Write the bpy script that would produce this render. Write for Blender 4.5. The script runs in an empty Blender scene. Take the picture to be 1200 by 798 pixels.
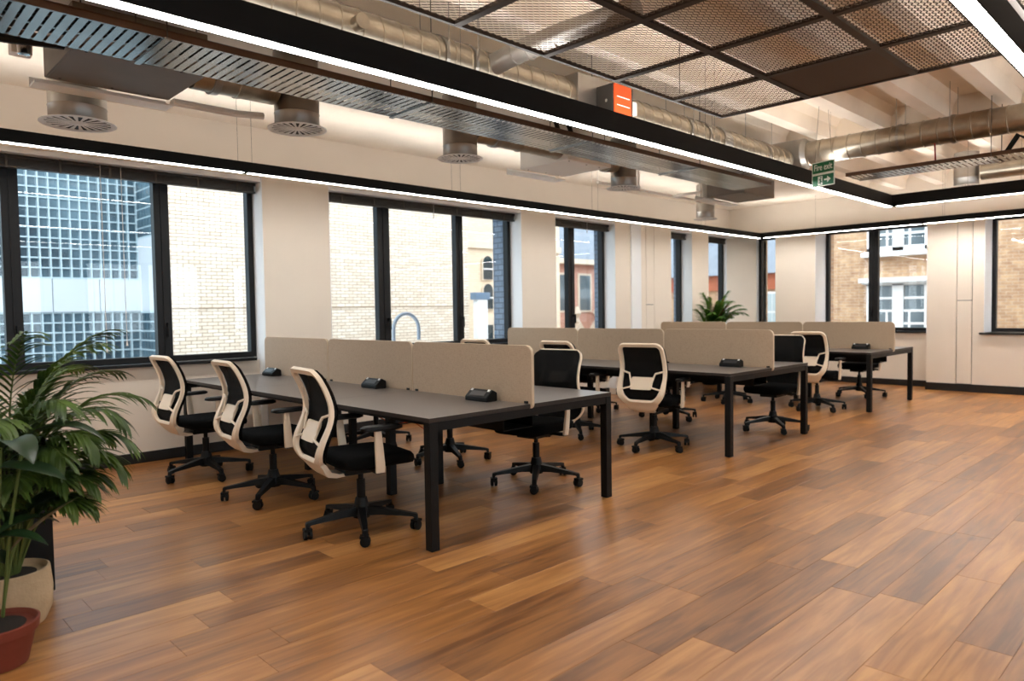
import bpy, math, random
from mathutils import Vector, Matrix
random.seed(7)
PI = math.pi
scene = bpy.context.scene
COL = scene.collection

# ------------------------------------------------------------------ camera
CAM = Vector((0.0, 0.0, 1.3078))
FPX, YAW, PIT, ROL = 834.05, 0.79868, 0.04124, -0.01523
cF = Vector((math.cos(PIT)*math.cos(YAW), math.cos(PIT)*math.sin(YAW), -math.sin(PIT)))
_R = Vector((math.sin(YAW), -math.cos(YAW), 0.0)); _U = _R.cross(cF)
cR = _R*math.cos(ROL) + _U*math.sin(ROL); cU = -_R*math.sin(ROL) + _U*math.cos(ROL)
cam_d = bpy.data.cameras.new('camera'); cam = bpy.data.objects.new('camera', cam_d); COL.objects.link(cam)
m = Matrix.Identity(4)
for i in range(3):
    m[i][0], m[i][1], m[i][2], m[i][3] = cR[i], cU[i], -cF[i], CAM[i]
cam.matrix_world = m
cam_d.sensor_fit = 'HORIZONTAL'; cam_d.sensor_width = 36.0; cam_d.lens = 36.0*FPX/1200.0
cam_d.clip_start = 0.05; cam_d.clip_end = 300
cam_d.dof.use_dof = True; cam_d.dof.focus_distance = 4.4; cam_d.dof.aperture_fstop = 2.0
scene.camera = cam
def project(p):
    d = Vector(p) - CAM; z = d.dot(cF)
    if z < 0.05: return None
    return 600 + FPX*d.dot(cR)/z, 399 - FPX*d.dot(cU)/z, z

# ------------------------------------------------------------------ world, exposure
SKY_STRENGTH = 4.4
w = bpy.data.worlds.new('overcast_sky'); scene.world = w; w.use_nodes = True
bg = w.node_tree.nodes['Background']; bg.inputs[0].default_value = (0.86, 0.93, 1.0, 1); bg.inputs[1].default_value = SKY_STRENGTH
LED_DOWN, LED_UP = 36.0, 21.0
scene.view_settings.view_transform = 'Standard'; scene.view_settings.look = 'None'
scene.view_settings.exposure = 0.0; scene.view_settings.gamma = 1.0; scene.view_settings.use_curve_mapping = False

# ------------------------------------------------------------------ materials
def lin(c):
    return tuple(((v/255.0)/12.92 if v/255.0 <= 0.04045 else ((v/255.0+0.055)/1.055)**2.4) for v in c) + (1.0,)
class N:
    def __init__(s, name):
        s.m = bpy.data.materials.new(name); s.m.use_nodes = True; s.t = s.m.node_tree
        s.b = s.t.nodes['Principled BSDF']; s.out = s.t.nodes['Material Output']
    def n(s, typ, **kw):
        nd = s.t.nodes.new(typ)
        for k, v in kw.items():
            if k.startswith('i_'): nd.inputs[k[2:].replace('_', ' ')].default_value = v
            else: setattr(nd, k, v)
        return nd
    def l(s, a, b): s.t.links.new(a, b)
def mat(name, rgb, rough=0.6, metal=0.0, var=0.0, scale=8.0, bump=0.0, bscale=60.0, spec=None, coat=0.0, stretch=None):
    q = N(name); b = q.b
    b.inputs['Base Color'].default_value = lin(rgb); b.inputs['Roughness'].default_value = rough; b.inputs['Metallic'].default_value = metal
    if spec is not None: b.inputs['Specular IOR Level'].default_value = spec
    if coat: b.inputs['Coat Weight'].default_value = coat
    tc = q.n('ShaderNodeNewGeometry'); src = tc.outputs['Position']
    if stretch:
        mp = q.n('ShaderNodeMapping'); mp.inputs['Scale'].default_value = stretch; q.l(src, mp.inputs['Vector']); src = mp.outputs[0]
    if var:
        nz = q.n('ShaderNodeTexNoise'); nz.inputs['Scale'].default_value = scale; nz.inputs['Detail'].default_value = 5; q.l(src, nz.inputs['Vector'])
        mx = q.n('ShaderNodeMixRGB', blend_type='MULTIPLY'); mx.inputs[0].default_value = 1.0; mx.inputs[1].default_value = lin(rgb)
        rp = q.n('ShaderNodeValToRGB'); rp.color_ramp.elements[0].position = 0.3; rp.color_ramp.elements[1].position = 0.75
        rp.color_ramp.elements[0].color = (1-var, 1-var, 1-var, 1); rp.color_ramp.elements[1].color = (1+var*0.4,)*3+(1,)
        q.l(nz.outputs['Fac'], rp.inputs[0]); q.l(rp.outputs[0], mx.inputs[2]); q.l(mx.outputs[0], b.inputs['Base Color'])
    if bump:
        n2 = q.n('ShaderNodeTexNoise'); n2.inputs['Scale'].default_value = bscale; q.l(src, n2.inputs['Vector'])
        bp = q.n('ShaderNodeBump'); bp.inputs['Strength'].default_value = bump; bp.inputs['Distance'].default_value = 0.01
        q.l(n2.outputs['Fac'], bp.inputs['Height']); q.l(bp.outputs[0], b.inputs['Normal'])
    return q.m
def emit(name, rgb, s):
    q = N(name); q.b.inputs['Base Color'].default_value = (0.9, 0.9, 0.9, 1)
    q.b.inputs['Emission Color'].default_value = rgb+(1,); q.b.inputs['Emission Strength'].default_value = s
    return q.m
M = {}
M['wall'] = mat('beige_wall_paint', (230, 219, 205), 0.75, var=0.03, scale=2.5, bump=0.04, bscale=180)
M['white_paint'] = mat('white_reveal_paint', (236, 238, 240), 0.6, var=0.02, scale=3)
M['ceil'] = mat('cream_ceiling_paint', (240, 228, 212), 0.8, var=0.10, scale=2.2, bump=0.15, bscale=25)
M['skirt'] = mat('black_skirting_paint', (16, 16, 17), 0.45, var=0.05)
M['frame'] = mat('black_window_aluminium', (16, 16, 18), 0.45, spec=0.3)
M['blind'] = mat('dark_grey_blind_slats', (58, 55, 52), 0.45)
M['blind_cord'] = mat('blind_cord', (205, 200, 195), 0.6)
M['desk'] = mat('grey_brown_laminate', (104, 97, 92), 0.33, var=0.08, scale=14, stretch=(1, 6, 1))
M['desk_edge'] = mat('dark_laminate_edge', (44, 38, 34), 0.45, spec=0.3)
M['black'] = mat('black_powder_coat', (9, 9, 9), 0.5, spec=0.22)
M['plastic'] = mat('black_plastic', (9, 9, 9), 0.45, spec=0.22)
M['fabric_seat'] = mat('black_seat_fabric', (10, 10, 10), 0.95, spec=0.1, var=0.15, scale=200, bump=0.3, bscale=900)
M['cream'] = mat('cream_white_plastic', (232, 214, 190), 0.42)
M['rubber'] = mat('caster_rubber', (11, 11, 11), 0.55, spec=0.2)
M['chrome'] = mat('chrome', (200, 200, 200), 0.15, metal=1.0)
M['socket'] = mat('socket_face', (40, 41, 44), 0.35)
M['white_dot'] = mat('white_plastic', (235, 235, 232), 0.4)
M['galv'] = mat('galvanised_spiral_steel', (178, 168, 152), 0.34, metal=0.95, var=0.22, scale=9, bump=0.05, bscale=30)
M['galv2'] = mat('galvanised_sheet_steel', (170, 166, 160), 0.38, metal=0.9, var=0.15, scale=6)
M['tray'] = mat('galvanised_cable_tray', (168, 166, 162), 0.24, metal=0.95, var=0.2, scale=4, bump=0.1, bscale=7)
M['tray_rail'] = mat('tray_rail_floor_reflection', (92, 68, 52), 0.45, metal=0.5)  # floor's brown reflection put into the colour of the galvanised rails
M['white_metal'] = mat('white_coated_metal', (246, 245, 242), 0.5)
M['led_body'] = mat('matt_black_light_housing', (10, 10, 10), 0.6, spec=0.2)
M['led'] = emit('led_diffuser_warm_white', (1.0, 0.975, 0.935), LED_DOWN)
M['led_up'] = emit('led_uplight_diffuser', (1.0, 0.965, 0.92), LED_UP)
M['wire'] = mat('steel_wire', (90, 86, 80), 0.5, metal=0.6)
M['mesh'] = mat('bronze_expanded_metal', (112, 99, 87), 0.5, metal=0.35)
M['mesh_frame'] = mat('dark_bronze_frame', (58, 48, 42), 0.5, metal=0.3)
M['solid_panel'] = mat('dark_brown_metal_panel', (74, 58, 48), 0.6, metal=0.2)
M['fcu_grey'] = mat('dull_grey_coated_steel', (118, 110, 102), 0.6, metal=0.2, var=0.1, scale=5)
M['orange'] = mat('orange_actuator_cover', (226, 84, 28), 0.5)
M['actuator'] = mat('dark_actuator_body', (52, 48, 44), 0.5)
M['ins'] = mat('black_pipe_insulation', (16, 16, 16), 0.85)
M['red'] = mat('red_tie', (150, 26, 20), 0.6)
M['green'] = mat('green_sign_face', (10, 104, 66), 0.5)
M['sign_white'] = mat('sign_white', (236, 244, 236), 0.5)
M['terracotta'] = mat('terracotta_clay', (116, 48, 30), 0.65, var=0.15, scale=10)
M['pot'] = mat('sand_stone_pot', (196, 172, 138), 0.8, var=0.12, scale=18, bump=0.2, bscale=80)
M['soil'] = mat('potting_soil', (34, 26, 20), 0.95, var=0.3, scale=60)
M['stalk'] = mat('plant_stalk', (82, 98, 44), 0.6)
M['leaf_dark'] = mat('dark_glossy_leaf', (30, 52, 26), 0.35, var=0.25, scale=20)
M['stone'] = mat('pale_stone', (226, 212, 192), 0.8, var=0.1, scale=3)
M['mortar'] = mat('cream_mortar', (172, 148, 124), 0.9)
M['white_ext'] = mat('white_render', (236, 240, 242), 0.6, var=0.04, scale=1)
M['white_band'] = mat('white_cladding', (196, 204, 210), 0.45, var=0.04, scale=0.8)
M['grid'] = mat('pale_glass_block_grid', (176, 196, 204), 0.6)
M['slate'] = mat('slate_roof', (118, 128, 140), 0.7, var=0.15, scale=2)
M['ext_ground'] = mat('street_tarmac', (120, 118, 115), 0.9, var=0.1, scale=1)
M['blue_box'] = mat('blue_grey_cabinet', (96, 124, 150), 0.6)
M['tile_red'] = mat('red_roof_tile', (186, 104, 72), 0.8, var=0.15, scale=4)
M['grey_pipe'] = mat('grey_vent_pipe', (150, 160, 172), 0.4)
M['orange_cable'] = mat('orange_cable', (190, 80, 30), 0.6)

def leaf_mat(name, a, b):
    q = N(name); nz = q.n('ShaderNodeTexNoise'); nz.inputs['Scale'].default_value = 6
    g = q.n('ShaderNodeNewGeometry'); q.l(g.outputs['Position'], nz.inputs['Vector'])
    rp = q.n('ShaderNodeValToRGB'); rp.color_ramp.elements[0].position = 0.35; rp.color_ramp.elements[1].position = 0.7
    rp.color_ramp.elements[0].color = lin(a); rp.color_ramp.elements[1].color = lin(b)
    q.l(nz.outputs['Fac'], rp.inputs[0]); q.l(rp.outputs[0], q.b.inputs['Base Color']); q.b.inputs['Roughness'].default_value = 0.45
    tr = q.n('ShaderNodeBsdfTranslucent'); q.l(rp.outputs[0], tr.inputs[0]); mx = q.n('ShaderNodeMixShader'); mx.inputs[0].default_value = 0.25
    q.l(q.b.outputs[0], mx.inputs[1]); q.l(tr.outputs[0], mx.inputs[2]); q.l(mx.outputs[0], q.out.inputs[0])
    return q.m
M['palm'] = leaf_mat('palm_leaflet', (36, 60, 22), (92, 116, 44))
M['far_leaf'] = leaf_mat('bright_palm_leaflet', (42, 92, 26), (104, 150, 46))
M['brown_leaf'] = leaf_mat('browning_palm_leaflet', (96, 62, 34), (120, 92, 44))

def glass_mat():
    q = N('window_glass'); q.t.nodes.remove(q.b)
    tr = q.n('ShaderNodeBsdfTransparent'); tr.inputs[0].default_value = (0.95, 0.97, 0.97, 1)
    gl = q.n('ShaderNodeBsdfGlossy'); gl.inputs['Roughness'].default_value = 0.01
    lw = q.n('ShaderNodeLayerWeight'); lw.inputs[0].default_value = 0.5
    pw = q.n('ShaderNodeMath', operation='POWER'); pw.inputs[1].default_value = 4.0; q.l(lw.outputs['Facing'], pw.inputs[0])
    fa = q.n('ShaderNodeMath', operation='MULTIPLY_ADD'); fa.inputs[1].default_value = 0.6; fa.inputs[2].default_value = 0.035; q.l(pw.outputs[0], fa.inputs[0])
    mx = q.n('ShaderNodeMixShader'); q.l(fa.outputs[0], mx.inputs[0]); q.l(tr.outputs[0], mx.inputs[1]); q.l(gl.outputs[0], mx.inputs[2]); q.l(mx.outputs[0], q.out.inputs[0])
    return q.m
M['glass'] = glass_mat()
def block_glass():
    q = N('blue_block_glass'); g = q.n('ShaderNodeNewGeometry'); nz = q.n('ShaderNodeTexNoise'); nz.inputs['Scale'].default_value = 0.9; nz.inputs['Detail'].default_value = 4
    q.l(g.outputs['Position'], nz.inputs['Vector']); rp = q.n('ShaderNodeValToRGB'); e = rp.color_ramp.elements
    e[0].position = 0.35; e[0].color = lin((36, 56, 68)); e[1].position = 0.68; e[1].color = lin((92, 118, 130))
    q.l(nz.outputs['Fac'], rp.inputs[0]); q.l(rp.outputs[0], q.b.inputs['Base Color']); q.b.inputs['Roughness'].default_value = 0.35; q.b.inputs['Specular IOR Level'].default_value = 0.3
    return q.m
M['block'] = block_glass()
M['pane_ext'] = mat('dark_street_pane', (96, 112, 120), 0.1, var=0.2, scale=2)
M['arch_pane'] = mat('deep_teal_pane', (44, 62, 70), 0.1)
def mesh_back():
    q = N('black_back_mesh'); q.b.inputs['Base Color'].default_value = lin((11, 11, 11)); q.b.inputs['Roughness'].default_value = 0.8; q.b.inputs['Specular IOR Level'].default_value = 0.15
    tr = q.n('ShaderNodeBsdfTransparent'); mx = q.n('ShaderNodeMixShader'); mx.inputs[0].default_value = 0.10
    q.l(q.b.outputs[0], mx.inputs[1]); q.l(tr.outputs[0], mx.inputs[2]); q.l(mx.outputs[0], q.out.inputs[0])
    return q.m
M['back_mesh'] = mesh_back()
def fabric():
    q = N('woven_beige_fabric'); g = q.n('ShaderNodeNewGeometry')
    w1 = q.n('ShaderNodeTexNoise'); mp = q.n('ShaderNodeMapping'); mp.inputs['Scale'].default_value = (40, 40, 420); q.l(g.outputs['Position'], mp.inputs[0]); q.l(mp.outputs[0], w1.inputs['Vector']); w1.inputs['Scale'].default_value = 1
    w2 = q.n('ShaderNodeTexNoise'); mp2 = q.n('ShaderNodeMapping'); mp2.inputs['Scale'].default_value = (420, 420, 40); q.l(g.outputs['Position'], mp2.inputs[0]); q.l(mp2.outputs[0], w2.inputs['Vector']); w2.inputs['Scale'].default_value = 1
    ad = q.n('ShaderNodeMath', operation='ADD'); q.l(w1.outputs['Fac'], ad.inputs[0]); q.l(w2.outputs['Fac'], ad.inputs[1])
    rp = q.n('ShaderNodeValToRGB'); rp.color_ramp.elements[0].position = 0.75; rp.color_ramp.elements[1].position = 1.25
    rp.color_ramp.elements[0].color = lin((150, 128, 105)); rp.color_ramp.elements[1].color = lin((170, 147, 122))
    mr = q.n('ShaderNodeMath', operation='MULTIPLY'); mr.inputs[1].default_value = 1.0; q.l(ad.outputs[0], mr.inputs[0]); q.l(mr.outputs[0], rp.inputs[0])
    q.l(rp.outputs[0], q.b.inputs['Base Color']); q.b.inputs['Roughness'].default_value = 0.85
    q.b.inputs['Sheen Weight'].default_value = 0.3
    return q.m
M['fabric'] = fabric()
M['fabric_edge'] = mat('pale_fabric_edge', (196, 176, 150), 0.7)

def wood():
    q = N('oak_plank'); g = q.n('ShaderNodeNewGeometry'); at = q.n('ShaderNodeAttribute', attribute_name='pv')
    sep = q.n('ShaderNodeSeparateColor'); q.l(at.outputs['Color'], sep.inputs[0])
    off = q.n('ShaderNodeVectorMath', operation='SCALE'); off.inputs['Scale'].default_value = 37.0; q.l(at.outputs['Vector'], off.inputs[0])
    add = q.n('ShaderNodeVectorMath', operation='ADD'); q.l(g.outputs['Position'], add.inputs[0]); q.l(off.outputs[0], add.inputs[1])
    mp = q.n('ShaderNodeMapping'); mp.inputs['Scale'].default_value = (1.3, 16, 1); q.l(add.outputs[0], mp.inputs[0])
    n1 = q.n('ShaderNodeTexNoise'); n1.inputs['Scale'].default_value = 1.6; n1.inputs['Detail'].default_value = 8; n1.inputs['Distortion'].default_value = 0.6; q.l(mp.outputs[0], n1.inputs['Vector'])
    mp2 = q.n('ShaderNodeMapping'); mp2.inputs['Scale'].default_value = (0.9, 4.5, 1); q.l(add.outputs[0], mp2.inputs[0])
    n2 = q.n('ShaderNodeTexNoise'); n2.inputs['Scale'].default_value = 1.7; n2.inputs['Detail'].default_value = 3; q.l(mp2.outputs[0], n2.inputs['Vector'])
    rp = q.n('ShaderNodeValToRGB'); e = rp.color_ramp.elements
    e[0].position = 0.28; e[0].color = lin((102, 64, 33)); e[1].position = 0.72; e[1].color = lin((190, 139, 82))
    x = e.new(0.5); x.color = lin((153, 102, 54))
    mixv = q.n('ShaderNodeMath', operation='MULTIPLY_ADD'); mixv.inputs[1].default_value = 0.55; q.l(n1.outputs['Fac'], mixv.inputs[0])
    m2 = q.n('ShaderNodeMath', operation='MULTIPLY_ADD'); m2.inputs[1].default_value = 0.35; m2.inputs[2].default_value = -0.09; q.l(n2.outputs['Fac'], m2.inputs[0])
    q.l(m2.outputs[0], mixv.inputs[2])
    m3 = q.n('ShaderNodeMath', operation='MULTIPLY_ADD'); m3.inputs[1].default_value = 0.24; q.l(sep.outputs[0], m3.inputs[0]); q.l(mixv.outputs[0], m3.inputs[2])
    q.l(m3.outputs[0], rp.inputs[0])
    # dark knots
    vo = q.n('ShaderNodeTexVoronoi'); vo.inputs['Scale'].default_value = 1.0; mp3 = q.n('ShaderNodeMapping'); mp3.inputs['Scale'].default_value = (1.5, 4.5, 1); q.l(add.outputs[0], mp3.inputs[0]); q.l(mp3.outputs[0], vo.inputs['Vector'])
    kr = q.n('ShaderNodeValToRGB'); kr.color_ramp.elements[0].position = 0.02; kr.color_ramp.elements[0].color = (0.45, 0.42, 0.4, 1); kr.color_ramp.elements[1].position = 0.11; kr.color_ramp.elements[1].color = (1, 1, 1, 1)
    q.l(vo.outputs['Distance'], kr.inputs[0])
    mu = q.n('ShaderNodeMixRGB', blend_type='MULTIPLY'); mu.inputs[0].default_value = 0.8; q.l(rp.outputs[0], mu.inputs[1]); q.l(kr.outputs[0], mu.inputs[2])
    q.l(mu.outputs[0], q.b.inputs['Base Color'])
    rr = q.n('ShaderNodeMapRange'); rr.inputs['To Min'].default_value = 0.26; rr.inputs['To Max'].default_value = 0.38; q.l(n1.outputs['Fac'], rr.inputs[0]); q.l(rr.outputs[0], q.b.inputs['Roughness'])
    bp = q.n('ShaderNodeBump'); bp.inputs['Strength'].default_value = 0.06; bp.inputs['Distance'].default_value = 0.003; q.l(n1.outputs['Fac'], bp.inputs['Height']); q.l(bp.outputs[0], q.b.inputs['Normal'])
    return q.m
M['wood'] = wood()
M['subfloor'] = mat('dark_subfloor', (52, 34, 22), 0.9)
def attr_mat(name, a, b, rough=0.85, attr='pv', noise=12):
    q = N(name); at = q.n('ShaderNodeAttribute', attribute_name=attr); sep = q.n('ShaderNodeSeparateColor'); q.l(at.outputs['Color'], sep.inputs[0])
    g = q.n('ShaderNodeNewGeometry'); nz = q.n('ShaderNodeTexNoise'); nz.inputs['Scale'].default_value = noise; q.l(g.outputs['Position'], nz.inputs['Vector'])
    ma = q.n('ShaderNodeMath', operation='MULTIPLY_ADD'); ma.inputs[1].default_value = 0.5; q.l(nz.outputs['Fac'], ma.inputs[0]); 
    mb = q.n('ShaderNodeMath', operation='MULTIPLY'); mb.inputs[1].default_value = 0.6; q.l(sep.outputs[0], mb.inputs[0]); q.l(mb.outputs[0], ma.inputs[2])
    rp = q.n('ShaderNodeValToRGB'); rp.color_ramp.elements[0].position = 0.15; rp.color_ramp.elements[1].position = 0.85
    rp.color_ramp.elements[0].color = lin(a); rp.color_ramp.elements[1].color = lin(b); q.l(ma.outputs[0], rp.inputs[0]); q.l(rp.outputs[0], q.b.inputs['Base Color']); q.b.inputs['Roughness'].default_value = rough
    return q.m
M['cream_brick'] = attr_mat('cream_brick', (226, 208, 186), (248, 236, 218))
def brick_tex(name, c1, c2, mortar, axis, bw=0.225, bh=0.075, patch=None):
    q = N(name); g = q.n('ShaderNodeNewGeometry'); sp = q.n('ShaderNodeSeparateXYZ'); q.l(g.outputs['Position'], sp.inputs[0])
    cb = q.n('ShaderNodeCombineXYZ'); q.l(sp.outputs[axis], cb.inputs[0]); q.l(sp.outputs['Z'], cb.inputs[1])
    br = q.n('ShaderNodeTexBrick'); br.inputs['Color1'].default_value = lin(c1); br.inputs['Color2'].default_value = lin(c2); br.inputs['Mortar'].default_value = lin(mortar)
    br.inputs['Scale'].default_value = 1.0; br.inputs['Brick Width'].default_value = bw; br.inputs['Row Height'].default_value = bh; br.inputs['Mortar Size'].default_value = 0.008; br.inputs['Bias'].default_value = 0.0
    q.l(cb.outputs[0], br.inputs['Vector']); col = br.outputs['Color']
    if patch:
        nz = q.n('ShaderNodeTexNoise'); nz.inputs['Scale'].default_value = 5; nz.inputs['Detail'].default_value = 10; nz.inputs['Roughness'].default_value = 0.8; q.l(g.outputs['Position'], nz.inputs['Vector'])
        rp = q.n('ShaderNodeValToRGB'); rp.color_ramp.elements[0].position = 0.40; rp.color_ramp.elements[1].position = 0.62; rp.color_ramp.elements[0].color = lin(patch[0]); rp.color_ramp.elements[1].color = lin(patch[1]); q.l(nz.outputs['Fac'], rp.inputs[0])
        mx = q.n('ShaderNodeMixRGB'); mx.inputs[0].default_value = 0.45; q.l(col, mx.inputs[1]); q.l(rp.outputs[0], mx.inputs[2]); col = mx.outputs[0]
    q.l(col, q.b.inputs['Base Color']); q.b.inputs['Roughness'].default_value = 0.9
    return q.m
M['stock_brick_x'] = brick_tex('yellow_stock_brick', (214, 176, 134), (166, 124, 92), (200, 186, 168), 'Y', patch=((160, 122, 96), (222, 192, 156)))
M['pink_brick'] = brick_tex('pink_brick', (206, 150, 130), (190, 132, 112), (214, 190, 176), 'X')
M['blue_brick'] = brick_tex('blue_grey_brick', (112, 128, 146), (96, 112, 130), (70, 80, 94), 'Y', bw=0.16)
M['cream_plain'] = brick_tex('cream_facade_brick', (240, 222, 196), (232, 212, 186), (214, 198, 176), 'X')

# ------------------------------------------------------------------ mesh builder
class MB:
    def __init__(s): s.v, s.f, s.pv = [], [], None
    def add(s, vs, fs):
        o = len(s.v); s.v += [tuple(v) for v in vs]; s.f += [tuple(i+o for i in f) for f in fs]; return s
    def box(s, x0, x1, y0, y1, z0, z1, M4=None):
        vs = [Vector(p) for p in ((x0,y0,z0),(x1,y0,z0),(x1,y1,z0),(x0,y1,z0),(x0,y0,z1),(x1,y0,z1),(x1,y1,z1),(x0,y1,z1))]
        if M4 is not None: vs = [M4 @ v for v in vs]
        return s.add(vs, [(0,3,2,1),(4,5,6,7),(0,1,5,4),(1,2,6,5),(2,3,7,6),(3,0,4,7)])
    def cbox(s, c, size, M4=None):
        return s.box(c[0]-size[0]/2, c[0]+size[0]/2, c[1]-size[1]/2, c[1]+size[1]/2, c[2]-size[2]/2, c[2]+size[2]/2, M4)
    def rings(s, rings, cap=True, closed=False):
        n = len(rings[0]); o = len(s.v); k = len(rings)
        for r in rings: s.v += [tuple(p) for p in r]
        for i in range(k if closed else k-1):
            a, b = o+i*n, o+((i+1) % k)*n
            for j in range(n):
                j2 = (j+1) % n; s.f.append((a+j, a+j2, b+j2, b+j))
        if cap and not closed:
            s.f.append(tuple(o+j for j in reversed(range(n)))); s.f.append(tuple(o+(k-1)*n+j for j in range(n)))
        return s
    def tube(s, path, r, n=8, cap=True, closed=False):
        path = [Vector(p) for p in path]; rs = r if isinstance(r, (list, tuple)) else [r]*len(path); rg = []; up = None
        for i, p in enumerate(path):
            if closed: t = path[(i+1) % len(path)]-path[i-1]
            else: t = path[min(i+1, len(path)-1)]-path[max(i-1, 0)]
            t.normalize()
            if up is None: up = Vector((0, 0, 1)) if abs(t.z) < 0.9 else Vector((1, 0, 0))
            a = t.cross(up); a.normalize(); b = a.cross(t); up = b
            rg.append([p + (a*math.cos(2*PI*j/n)+b*math.sin(2*PI*j/n))*rs[i] for j in range(n)])
        return s.rings(rg, cap, closed)
    def lathe(s, prof, c=(0,0,0), n=20, axis='Z', cap=True):
        c = Vector(c); rg = []
        for r, h in prof:
            ring = []
            for j in range(n):
                a = 2*PI*j/n; x, y = r*math.cos(a), r*math.sin(a)
                ring.append(c + (Vector((x, y, h)) if axis == 'Z' else Vector((h, x, y)) if axis == 'X' else Vector((y, h, x))))
            rg.append(ring)
        return s.rings(rg, cap)
    def mesh(s, name, material, smooth=False):
        me = bpy.data.meshes.new(name); me.from_pydata(s.v, [], s.f); me.update()
        if material is not None: me.materials.append(M[material] if isinstance(material, str) else material)
        if smooth:
            me.polygons.foreach_set('use_smooth', [True]*len(me.polygons))
        return me
    def build(s, name, material, parent=None, smooth=False, bevel=0.0, kind=None):
        o = bpy.data.objects.new(name, s.mesh(name, material, smooth)); COL.objects.link(o)
        if parent is not None: o.parent = parent
        if bevel:
            b = o.modifiers.new('bevel', 'BEVEL'); b.width = bevel; b.segments = 2; b.limit_method = 'ANGLE'
        if smooth and not bevel: autosmooth(o)
        if kind: o['kind'] = kind
        return o
def autosmooth(o, ang=40):
    me = o.data; me.update()
    # mark sharp edges by face angle
    ef = {}
    for p in me.polygons:
        for k in p.edge_keys: ef.setdefault(k, []).append(p.normal)
    sh = [False]*len(me.edges); ca = math.cos(math.radians(ang))
    for i, e in enumerate(me.edges):
        ns = ef.get(tuple(sorted(e.vertices)), [])
        if len(ns) == 2 and ns[0].dot(ns[1]) < ca: sh[i] = True
    at = me.attributes.get('sharp_edge') or me.attributes.new('sharp_edge', 'BOOLEAN', 'EDGE')
    at.data.foreach_set('value', sh)
def setpv(me, vals):
    at = me.color_attributes.new('pv', 'FLOAT_COLOR', 'POINT'); flat = []
    for v in vals: flat += [v[0], v[1], v[2], 1.0]
    at.data.foreach_set('color', flat)
def tag(o, label, cat, group=None):
    o['label'] = label; o['category'] = cat
    if group: o['group'] = group
    return o
def thing(name, loc, label, cat, group=None, rz=0.0):
    o = bpy.data.objects.new(name, None); COL.objects.link(o); o.location = loc; o.rotation_euler = (0, 0, rz); o.empty_display_size = 0.1
    return tag(o, label, cat, group)
def struct(o): o['kind'] = 'structure'; return o
def copy_tree(o, parent=None):
    c = o.copy(); COL.objects.link(c); c.parent = parent
    for ch in KIDS[o.name]: copy_tree(ch, c)
    return c
KIDS = {}
def index_kids(o):
    KIDS[o.name] = [c for c in bpy.data.objects if c.parent == o]
    for c in KIDS[o.name]: index_kids(c)

# ================================================================== SETTING
XB, YB = -3.2, -4.5            # walls behind the camera
YP, YA, YW = 6.72, 6.87, 6.93  # left side: pillar face, apron face, window frame
XP, XA, XW = 12.25, 12.63, 12.68
ZH, ZC, ZS = 2.65, 3.125, 0.86
# ---- floor with planks
floor = struct(MB().box(XB, 13.0, YB, 7.0, -0.08, -0.013).build('floor', 'subfloor'))
PW, PL = 0.187, 1.22
planks = []
row = 0
y = YB + 0.02
while y < 7.0:
    x = XB - random.random()*PL
    while x < 13.0:
        a, b = max(x, XB), min(x+PL, 12.75)
        if b - a > 0.05 and y+PW <= 7.05:
            planks.append((a, b, y, min(y+PW, 6.95)))
        x += PL
    y += PW
def plank_score(p):
    best = 0; inside = False
    for t in (0.1, 0.5, 0.9):
        q = project((p[0]+(p[1]-p[0])*t, (p[2]+p[3])/2, 0))
        if q and -60 < q[0] < 1260 and 300 < q[1] < 860: inside = True; best = max(best, (p[1]-p[0])*(p[3]-p[2])/q[2]**3)
    return best if inside else 0
planks.sort(key=plank_score, reverse=True)
rest = MB(); rest_pv = []
for i, (a, b, c, d) in enumerate(planks):
    g, ch, r = 0.0004, 0.0009, (random.random(), random.random(), random.random())
    x0, x1, y0, y1 = a+g, b-g, c+g, d-g
    vs = [(x0,y0,-.013),(x1,y0,-.013),(x1,y1,-.013),(x0,y1,-.013),(x0,y0,-ch),(x1,y0,-ch),(x1,y1,-ch),(x0,y1,-ch),
          (x0+ch,y0+ch,0),(x1-ch,y0+ch,0),(x1-ch,y1-ch,0),(x0+ch,y1-ch,0)]
    fs = [(0,1,5,4),(1,2,6,5),(2,3,7,6),(3,0,4,7),(4,5,9,8),(5,6,10,9),(6,7,11,10),(7,4,8,11),(8,9,10,11)]
    if i < 300 and plank_score((a, b, c, d)) > 0:
        mb = MB().add(vs, fs); o = mb.build('plank', 'wood', floor); setpv(o.data, [r]*len(vs))
    else:
        rest.add(vs, fs); rest_pv += [r]*len(vs)
o = rest.build('outlying_planks', 'wood', floor, kind='stuff'); setpv(o.data, rest_pv)

# ---- left wall
OL = [(-0.6, 3.16), (3.885, 6.75), (7.42, 8.78), (10.3, 10.96), (11.5, 12.42)]
mb = MB().box(XB, 13.0, YP, 7.02, ZH, 3.4)
xs = [XB] + [v for o_ in OL for v in o_] + [12.42]
for i in range(0, len(xs)-1, 2):
    if xs[i+1] - xs[i] > 0.01 and i != 6: mb.box(xs[i], xs[i+1], YP, 7.02, 0, ZH)
for a, b in OL: mb.box(a, b, YA, 7.02, 0, ZS)
# pillar with access panel: dark core and beige facings
mb.box(8.78, 9.575, YP, 7.02, 0, ZH).box(9.81, 10.3, YP, 7.02, 0, ZH).box(9.585, 9.80, YP, 6.74, 0.10, 1.375).box(9.585, 9.80, YP, 6.74, 1.385, ZH)
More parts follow.
